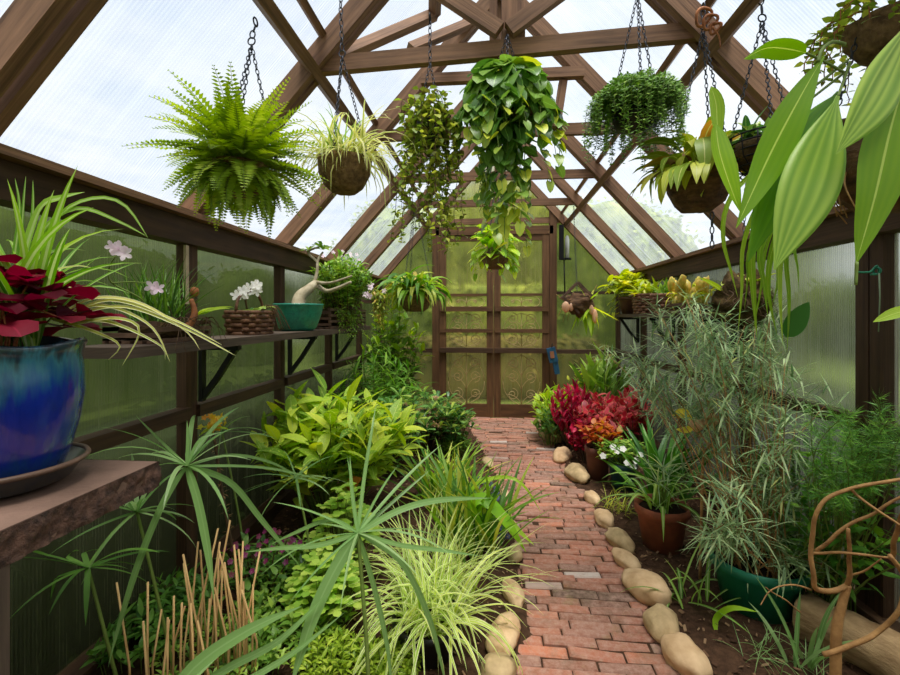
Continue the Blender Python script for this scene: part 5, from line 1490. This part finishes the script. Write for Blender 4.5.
# behind: lime shrub, bamboo-like, glossy
b = V((-1.0, 4.95, .03)); q = atY(392, 320, 4.9)
b = V((q.x, 4.9, .03))
o = thing('lime_shrub', 'tall lime-green shrub in the far left corner, below the hanging strap-leaved basket', 'shrub', b)
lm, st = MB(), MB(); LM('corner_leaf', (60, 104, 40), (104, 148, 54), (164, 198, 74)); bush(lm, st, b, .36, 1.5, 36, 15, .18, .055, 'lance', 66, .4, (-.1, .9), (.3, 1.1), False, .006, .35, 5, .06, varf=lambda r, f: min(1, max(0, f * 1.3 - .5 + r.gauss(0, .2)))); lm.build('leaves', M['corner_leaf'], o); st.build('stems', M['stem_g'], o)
q = atY(378, 380, 4.1); b = V((q.x, 4.1, .03))
o = thing('bamboo_palm', 'fine-leaved green palm-like plant between the lime shrub and the mottled bush', 'shrub', b)
lm, st = MB(), MB(); bush(lm, st, b, .42, .98, 44, 16, .19, .022, 'lance', 67, .35, (-.3, .9), (.3, 1.2), False, .005, .35, 5, .08); lm.build('leaves', M['bamboo_leaf'], o); st.build('stems', M['stem_g'], o)
for j, (px, Y, H_, R_, lb, sd) in enumerate(((395, 3.55, .62, .26, 'low glossy shrub with whorled leaves and pale new tips beside the mottled bush', 68), (428, 4.15, .55, .34, 'dark glossy shrub with a reddish tint left of the path near the door', 69), (452, 4.1, .42, .2, 'small glossy shrub leaning over the far left path edge', 70))):
    q = atY(px, 420, Y); b = V((q.x, Y, .03)); o = thing('glossy_shrub', lb, 'shrub', b, 'glossy whorled shrubs')
    lm, st = MB(), MB(); bush(lm, st, b, R_, H_, 26, 9, .11, .038, 'wedge', sd, .45, (-.1, .7), (.2, .7), True, .005, .9, 5, .06, varf=lambda r, f: r.random() ** 1.5 if j else r.random())
    bush(lm, st, b, R_ * .9, H_ * .75, 20, 8, .1, .036, 'ovate', sd + 5, .45, (-.1, .7), (.2, .7), False, .004, .3, 5, .06, varf=lambda r, f: r.random() * .5)
    lm.build('leaves', M['glossy_leaf'], o); st.build('stems', M['stem_b'], o)
    if j == 1:
        fl = Many(); rd = random.Random(8)
        for k in range(22): flower(fl, b + V((rd.gauss(0, .12), rd.gauss(-.1, .12), rd.uniform(.25, .5))), V((0, -1, .6)), 5, .03, .02, .2, rd.random())
        fl.build('dull_pink_flower', M['peach_petal'], o)

# striped arching grass and tall straps
b = atZ(428, 650, .03); b = V((b.x, b.y, .03))
o = thing('striped_grass', 'mound of arching cream-striped grassy leaves in a black pot beside the left path stones', 'potted plant', b)
pot(o, b, .13, .13, M['black_plastic'])
lm = MB(); clump(lm, b + V((0, 0, .11)), 150, (.26, .46), (.011, .017), (.2, 1.5), (1.2, 2.7), 'grass', 71, .10, seg=10); lm.build('leaves', M['striped_grass'], o)
q = V((-.22, 1.95, .03))
o = thing('striped_grass', 'second tuft of cream-striped grassy leaves, behind the potted mound', 'grass', q)
lm = MB(); clump(lm, q, 170, (.32, .56), (.007, .012), (.7, 1.5), (.5, 1.9), 'grass', 72, .15, seg=8); lm.build('leaves', M['striped_grass'], o)
q = V((-.1, 2.42, .03))
o = thing('tall_lily_leaves', 'tall upright green strap leaves with two bright lime leaves bent over the left path edge', 'plant', q)
lm = MB(); clump(lm, q, 85, (.4, .62), (.018, .03), (.9, 1.5), (.2, 1.1), 'strap', 73, .16, seg=8); lm.build('leaves', M['tall_strap'], o)
lm = Many()
leaf_path(lm, [q + V((.05, -.02, .1)), atY(470, 506, 2.35), atY(484, 499, 2.35), atY(505, 520, 2.3), atY(526, 552, 2.25)], .065, 'strap', (0, -1, 1), .15, 16, .3)
leaf_path(lm, [q + V((.05, 0, .1)), atY(478, 505, 2.38), atY(495, 508, 2.36), atY(518, 530, 2.3), atY(534, 545, 2.27)], .045, 'strap', (0, -1, 1), .15, 16, .8)
leaf_path(lm, [q + V((.03, .03, .1)), atY(472, 490, 2.45), atY(495, 478, 2.45), atY(520, 482, 2.42), atY(541, 512, 2.4)], .022, 'strap', (0, -1, 1), .2, 16, 1)
lm.build('lime_leaf', M['strap_lime'], o)
q = V((-.32, 3.05, .03))
o = thing('strap_plant', 'mixed green and yellowish strap-leaved clump between the mottled bush and the path', 'plant', q)
lm = MB(); clump(lm, q, 90, (.3, .5), (.014, .024), (.7, 1.5), (.3, 1.4), 'strap', 74, .16, seg=7); lm.build('leaves', M['tall_strap'], o)

rd = random.Random(75)
for i, (px, py, Y, R_, H_, lb) in enumerate(((345, 505, 2.05, .16, .46, 'light green plant of small round leaves beside the centre of the big pale sedge'), (325, 560, 1.75, .15, .32, 'lower patch of small round light leaves below the mottled bush'))):
    q = atY(px, py, Y); b = V((q.x, Y, .03)); o = thing('round_leaf_plant', lb, 'plant', b)
    lm, st = MB(), MB()
    for k in range(90):
        a = k * GA; r = R_ * sqrt((k + .5) / 90); tp = b + V((r * cos(a), r * sin(a), H_ * (1 - .5 * (r / R_) ** 2) * rd.uniform(.7, 1.02)))
        tube(st, spline([b + V((r * .3 * cos(a), r * .3 * sin(a), 0)), tp], 2), .0016, .0012, 4, .5, False)
        for j in range(3): leaf(lm, tp, a + j * 2.1, rd.uniform(-.2, .4), .032, .032, .3, 'round', 0, .1, 4, rd.random())
    lm.build('leaves', M['round_leaf'], o); st.build('stems', M['stem_g'], o)

rd = random.Random(76)
for i, (px, py, Y, R_, H_, L_, W_, pr, mt, lb) in enumerate((
    (290, 640, 1.62, .24, .16, .05, .02, 'ovate', 'ground_leaf', 'low leafy ground cover between the straw stalks and the striped grass'),
    (225, 670, 1.5, .26, .13, .04, .014, 'lance', 'ground_leaf', 'fine green ground cover around the feet of the straw stalks'),
    (328, 672, 1.22, .12, .12, .035, .012, 'ovate', 'fern_green', 'small ferny green sprigs at the lower edge, left of the striped grass'),
    (388, 672, 1.2, .12, .10, .035, .012, 'ovate', 'fern_green', 'small ferny green sprigs at the lower edge, under the striped grass'),
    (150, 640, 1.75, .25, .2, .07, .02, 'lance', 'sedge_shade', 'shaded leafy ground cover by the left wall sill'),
    (455, 455, 3.4, .14, .2, .05, .018, 'ovate', 'ground_leaf', 'low ground cover beside the far left path stones'),
    (300, 590, 2.0, .2, .2, .06, .02, 'ovate', 'ground_leaf', 'leafy ground cover in front of the mottled bush'))):
    q = atZ(px, py, .03); b = V((q.x, q.y, .03))
    o = thing('ground_cover', lb, 'ground cover', b)
    lm, st = MB(), MB(); bush(lm, st, b, R_, H_, 60, 11, L_, W_, pr, 77 + i, .35, (-.2, .9), (.2, .8), False, .0018, .3, 3, R_ * .8)
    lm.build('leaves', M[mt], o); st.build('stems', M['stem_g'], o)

# ---------------------------------------------------------------- right bed
q = atZ(669, 556, .03); c = V((q.x, q.y + .1, .02))
o = thing('terracotta_pot', 'large terracotta pot of narrow arching leaves beside the right path stones', 'potted plant', c)
pot(o, c, .135, .24, M['terracotta'], taper=.7)
lm = MB(); clump(lm, c + V((0, 0, .21)), 26, (.3, .48), (.014, .022), (.5, 1.4), (1.4, 2.8), 'strap', 81, .06, seg=9); lm.build('broad_leaves', M['spider_green'], o)
lm = MB()
for k, dz in enumerate((.12, .2, .16)): whorl(lm, c + V((.03 * k - .03, -.02, .24 + dz)), 16, (.12, .24), (.006, .01), (-.1, .8), (.4, 1.3), 'grass', 82 + k)
lm.build('narrow_leaves', M['grey_green'], o)
mb = MB()
for k, dz in enumerate((.12, .2, .16)): tube(mb, [c + V((0, 0, .2)), c + V((.03 * k - .03, -.02, .24 + dz))], .007, .005, 6)
mb.build('stems', M['stem_g'], o)

q = atZ(597, 480, .03); c = V((q.x + .02, q.y + .06, .02))
o = thing('clay_pot', 'brown clay pot with orange-red foliage beside the right path stones', 'potted plant', c)
pot(o, c, .095, .25, M['terracotta_dark'], taper=.74)
lm, st = MB(), MB(); bush(lm, st, c + V((.02, .03, .22)), .16, .22, 16, 9, .075, .045, 'ovate', 84); lm.build('leaves', M['orange_coleus'], o); st.build('stems', M['stem_b'], o)
q = atZ(575, 446, .03); c = V((q.x, q.y + .08, .02)); rd = random.Random(85)
o = thing('striped_pot', 'beige striped clay pot with small white flowers at the far right path edge', 'potted plant', c)
M['striped'] = simple('beige_striped_clay', (190, 156, 112), .8, nscale=6, col2=(128, 92, 62), stretch=(1, 1, 8))
pot(o, c, .11, .2, M['striped'], taper=.6, rim=False)
lm, st, fl = MB(), MB(), Many(); bush(lm, st, c + V((0, 0, .17)), .14, .2, 18, 8, .06, .03, 'ovate', 86); lm.build('leaves', M['lime_leaf'], o); st.build('stems', M['stem_g'], o)
for k in range(9): flower(fl, c + V((rd.gauss(-.02, .05), -.1 + rd.gauss(0, .03), .3 + rd.gauss(0, .04))), V((-.3, -1, .5)), 5, .022, .02, .15)
fl.build('white_flower', M['white_petal'], o)
q = atZ(616, 494, .03); c = V((q.x + .08, q.y + .12, .02)); rd = random.Random(87)
o = thing('white_impatiens', 'dark teal pot of white flowers behind the large terracotta pot', 'potted plant', c)
pot(o, c, .10, .2, M['teal_dark'])
lm, st, fl = MB(), MB(), Many(); bush(lm, st, c + V((0, 0, .17)), .2, .2, 26, 9, .07, .032, 'ovate', 88); lm.build('leaves', M['ground_leaf'], o); st.build('stems', M['stem_g'], o)
for (px, py) in ((627, 463), (633, 467), (636, 461), (646, 462), (603, 456), (613, 447), (623, 449), (617, 451), (640, 455)):
    flower(fl, atY(px, py, c.y - .2), V((-.1, -1, .7)), 5, .023, .021, .12, rd.random(), rd.random())
fl.build('white_flower', M['white_petal'], o)
c = V((1.10, 3.02, .03))
o = thing('clivia', 'clump of broad dark green upright strap leaves behind the white flowers', 'plant', c)
lm = MB(); clump(lm, c, 40, (.45, .68), (.035, .05), (.8, 1.5), (.2, 1.1), 'strap', 89, .1, seg=8); lm.build('leaves', M['clivia_leaf'], o)

# reds near the door
def red(lb, px, Y, H_, R_, mt, n, per, L_, W_, pr, sd, whd=False, el=(.1, 1.2), name='red_foliage_plant', smat='stem_b'):
    q = atY(px, 420, Y); b = V((q.x, Y, .03)); o = thing(name, lb, 'plant', b)
    lm, st = MB(), MB(); bush(lm, st, b, R_, H_, n, per, L_, W_, pr, sd, .4, el, (.2, .9), whd, .004, .35, 4, .06)
    lm.build('leaves', M[mt], o); st.build('stems', M[smat], o); return o
red('upright crimson spear-leaved plant right of the door', 574, 4.35, .62, .24, 'red_spear', 26, 16, .12, .034, 'lance', 91, el=(.5, 1.4))
red('pinkish-red broad-leaved plant right of the crimson spears', 603, 4.05, .58, .26, 'coleus_leaf', 26, 11, .1, .062, 'ovate', 92)
red('rose-red leafy plant by the right wall behind the grey-green shrub', 632, 4.3, .62, .24, 'coleus_leaf', 22, 11, .11, .066, 'ovate', 93)
red('low magenta-red plant in front of the crimson spears', 588, 3.95, .40, .18, 'red_spear', 18, 12, .08, .04, 'ovate', 94)
red('lime and dark green bush left of the crimson spears, by the door', 553, 4.75, .55, .2, 'lime_leaf', 18, 10, .13, .05, 'lance', 95, name='green_bush', smat='stem_g')
red('dark glossy low bush at the right door corner', 551, 4.5, .36, .17, 'glossy_leaf', 18, 10, .1, .045, 'ovate', 96, name='green_bush', smat='stem_g')
red('small bush with yellow-green leaves behind the crimson spears', 580, 4.95, .72, .2, 'yellow_green', 22, 10, .07, .035, 'ovate', 97, name='green_bush', smat='stem_g')
q = atY(603, 400, 4.9); c = V((q.x, 4.9, .03))
o = thing('lance_leaf_plant', 'tall plant of upright green lance leaves in the far right corner', 'plant', c)
lm, st = MB(), MB(); bush(lm, st, c, .26, .75, 14, 5, .36, .06, 'lance', 98, .3, (.5, 1.4), (.1, .8), False, .008, .5, 7, .08); lm.build('leaves', M['ground_leaf'], o); st.build('stems', M['stem_g'], o)

# grey-green narrow-leaved shrub in the green pot
rd = random.Random(101)
q = atZ(757, 563, .2); c = V((q.x, q.y, .0))
o = thing('grey_green_shrub', 'large airy grey-green shrub of needle-like leaves in the green plastic pot', 'potted plant', c)
pot(o, c, .178, .23, M['green_plastic'], taper=.74)
lm, st = MB(), MB(); base = c + V((0, 0, .19))
for k in range(60):
    f = rd.random()
    if k < 42: py = rd.uniform(296, 415); px, Y = rd.uniform(620, 800) if k % 3 else rd.gauss(676, 36), rd.uniform(1.95, 2.75)
    elif k < 55: px, py, Y = rd.gauss(778, 38), rd.uniform(390, 580), rd.uniform(1.75, 2.3)
    else: px, py, Y = rd.gauss(728, 22), rd.uniform(480, 560), rd.uniform(1.8, 2.1)
    px = min(826, max(606, px))
    tp = atY(px, py, Y); tp.x = min(tp.x, XR - .1); tp.z = max(tp.z, .3)
    a = rd.uniform(0, 6.28); b0 = base + V((.11 * cos(a), .11 * sin(a), 0))
    mid = b0.lerp(tp, .5) + V((rd.gauss(0, .04), rd.gauss(0, .04), rd.uniform(.02, .16)))
    pts = spline([b0, mid, tp], 7); tube(st, pts, .003, .0014, 5, .5, False)
    for i in range(8 if k < 42 else 5 if k < 55 else 9, len(pts)):
        if rd.random() < .30 + .3 * (i < 9): continue
        for j in range(11):
            leaf(lm, pts[i] + V((rd.gauss(0, .02), rd.gauss(0, .02), rd.gauss(0, .02))), rd.uniform(0, 6.28), rd.uniform(-.9, .9), rd.uniform(.08, .16), rd.uniform(.006, .0095), rd.uniform(-.2, 1.0), 'lance', 0, .3, 3, rd.random() * (.7 if rd.random() < .93 else 1.2))
lm.build('leaves', M['grey_green'], o); st.build('stems', M['stem_tan'], o)

# tan bare-branched shrub, feathery plant, small pieces
o = thing('bare_tan_shrub', 'bare tan branches bending from a thick brown stem at the lower right', 'shrub', atY(836, 660, 1.42))
o.location.z = .03
mb = MB()
def br(Y0, Y1, r0, r1, *pts):
    n = len(pts); tube(mb, [q + mnoise.noise_vector(q * 14) * .007 for q in spline([atY(x, y, Y0 + (Y1 - Y0) * i / (n - 1)) for i, (x, y) in enumerate(pts)], 6)], r0 * .55, r1 * .45, 9)
p0 = o.location
tube(mb, spline([V((p0.x, p0.y, .0)), atY(836, 640, 1.42), atY(842, 605, 1.42), atY(848, 585, 1.42)], 6), .016, .009, 10)
br(1.42, 1.36, .013, .010, (848, 586), (850, 560), (849, 530)); br(1.42, 1.3, .014, .009, (848, 586), (828, 592), (814, 585), (812, 560), (814, 525), (824, 503), (850, 489), (880, 481), (910, 478))
br(1.42, 1.3, .010, .007, (816, 552), (835, 535), (862, 520), (885, 505), (915, 488)); br(1.42, 1.32, .008, .006, (812, 554), (840, 553), (870, 555), (890, 557))
br(1.34, 1.28, .007, .006, (852, 488), (875, 508), (898, 525)); br(1.42, 1.25, .012, .012, (890, 558), (898, 530), (908, 480)); br(1.35, 1.25, .013, .012, (822, 655), (850, 645), (876, 635), (897, 612), (905, 580), (890, 556))
br(1.42, 1.36, .006, .004, (846, 575), (866, 570), (880, 558)); br(1.4, 1.36, .005, .003, (812, 590), (790, 585), (770, 592), (762, 605))
br(1.4, 1.36, .004, .003, (800, 612), (785, 600), (765, 588))
mb.build('branches', M['stem_tan'], o)
rd = random.Random(103)
c = V((1.43, 2.02, .03))
o = thing('feathery_plant', 'feathery dark green plant in front of the nearest right-hand post', 'plant', c)
lm, st = MB(), MB()
for k in range(50):
    tp = atY(rd.uniform(812, 915), rd.uniform(392, 500), rd.uniform(1.5, 1.85)); tp.x = min(tp.x, XR - .08)
    mid = c.lerp(tp, .6) + V((rd.gauss(0, .04), rd.gauss(0, .04), .12)); pts = spline([c + V((rd.gauss(0, .03), rd.gauss(0, .03), 0)), mid, tp], 12); tube(st, pts, .0028, .001, 4, .5, False)
    for i in range(13, len(pts)):
        d0 = (pts[i] - pts[i - 1]).normalized()
        for j in range(12):
            d = (V((rd.gauss(0, 1), rd.gauss(0, 1), rd.gauss(.2, 1))).normalized() + d0 * .9).normalized(); pin4(lm, pts[i - 1].lerp(pts[i], rd.random()), d.orthogonal().normalized(), d, rd.uniform(.03, .055), .0012, rd.random())
lm.build('needles', M['feather_leaf'], o); st.build('stems', M['stem_g'], o)
rd = random.Random(104)
c = V((1.36, 2.1, .03))
o = thing('leafy_sprawl', 'sprawling mixed green plant along the right wall below the feathery plant', 'plant', c)
lm, st = MB(), MB(); bush(lm, st, c, .42, .78, 48, 12, .075, .028, 'ovate', 105, .4, (-.3, .8), (.2, .8), False, .004, .35, 4, .1, (.35, 1.2)); lm.build('leaves', M['feather_leaf'], o); st.build('stems', M['stem_g'], o)
c = atZ(785, 668, .03)
o = thing('grass_tuft', 'tuft of green strap leaves below the green plastic pot at the lower right', 'grass', c)
lm = MB(); clump(lm, c + V((.07, .03, 0)), 9, (.2, .34), (.014, .02), (.9, 1.5), (.2, 1.0), 'strap', 106, .06, seg=8); clump(lm, c, 60, (.08, .16), (.003, .005), (.2, 1.3), (.3, 1.2), 'grass', 107, .13, seg=5); lm.build('leaves', M['sedge_leaf'], o)
leafm = MB(); leaf_path(leafm, [atZ(716, 632, .03), atY(716, 618, 1.9), atY(732, 608, 1.85), atY(758, 612, 1.8)], .022, 'strap', (0, -1, 1), .2, 12, .6)
c = atZ(717, 632, .03); o = thing('lone_grass', 'single arching lime grass blade in front of the green plastic pot', 'grass', c); leafm.build('blade', M['strap_lime'], o)
c = atZ(690, 600, .03); o = thing('grass_tuft', 'sparse green blades on the soil between the terracotta pot and the green pot', 'grass', c)
lm = MB(); clump(lm, c, 16, (.16, .34), (.01, .018), (.3, 1.4), (.6, 2.0), 'strap', 108, .1, seg=8); lm.build('leaves', M['spider_green'], o)
c = atZ(612, 512, .03); o = thing('grass_tuft', 'wispy yellow-green grass between the path stones and the terracotta pot', 'grass', c)
lm = MB(); clump(lm, c + V((.04, .02, 0)), 60, (.08, .18), (.003, .006), (.3, 1.4), (.4, 1.6), 'grass', 109, .09, seg=5); lm.build('leaves', M['yellow_green'], o)

rd = random.Random(110)
base = atY(700, 560, 2.25); base.z = .03
o = thing('pseudobulb_orchid', 'tan-stemmed orchid with a plump peach and yellow bloom in front of the right wall', 'plant', base)
mb = MB(); tube(mb, spline([base, atY(702, 500, 2.25), atY(704, 455, 2.25), atY(716, 440, 2.25), atY(721, 425, 2.25), atY(712, 410, 2.25)], 6), .007, .005, 8)
tube(mb, spline([atY(712, 412, 2.25), atY(708, 400, 2.27), atY(690, 385, 2.28)], 5), .006, .004, 6); mb.build('stem', M['stem_tan'], o)
mb = MB()
for px, py, r in ((711, 416, .026), (704, 423, .024), (696, 425, .034), (713, 421, .023)): blob(mb, atY(px, py, 2.23), (r, r, r * .85), px, .2, 16, 10)
mb.build('blooms', M['peach_petal'], o)
lm = MB(); q = atY(692, 425, 2.22)
for path in ([(692, 420), (684, 415), (675, 418)], [(693, 428), (684, 430), (676, 429)], [(690, 416), (682, 411), (672, 416)]): leaf_path(lm, [atY(x, y, 2.20) for x, y in path], .03, 'big', (0, -1, .3), .3, 8, .4)
lm.build('yellow_petals', M['yellow_petal'], o)
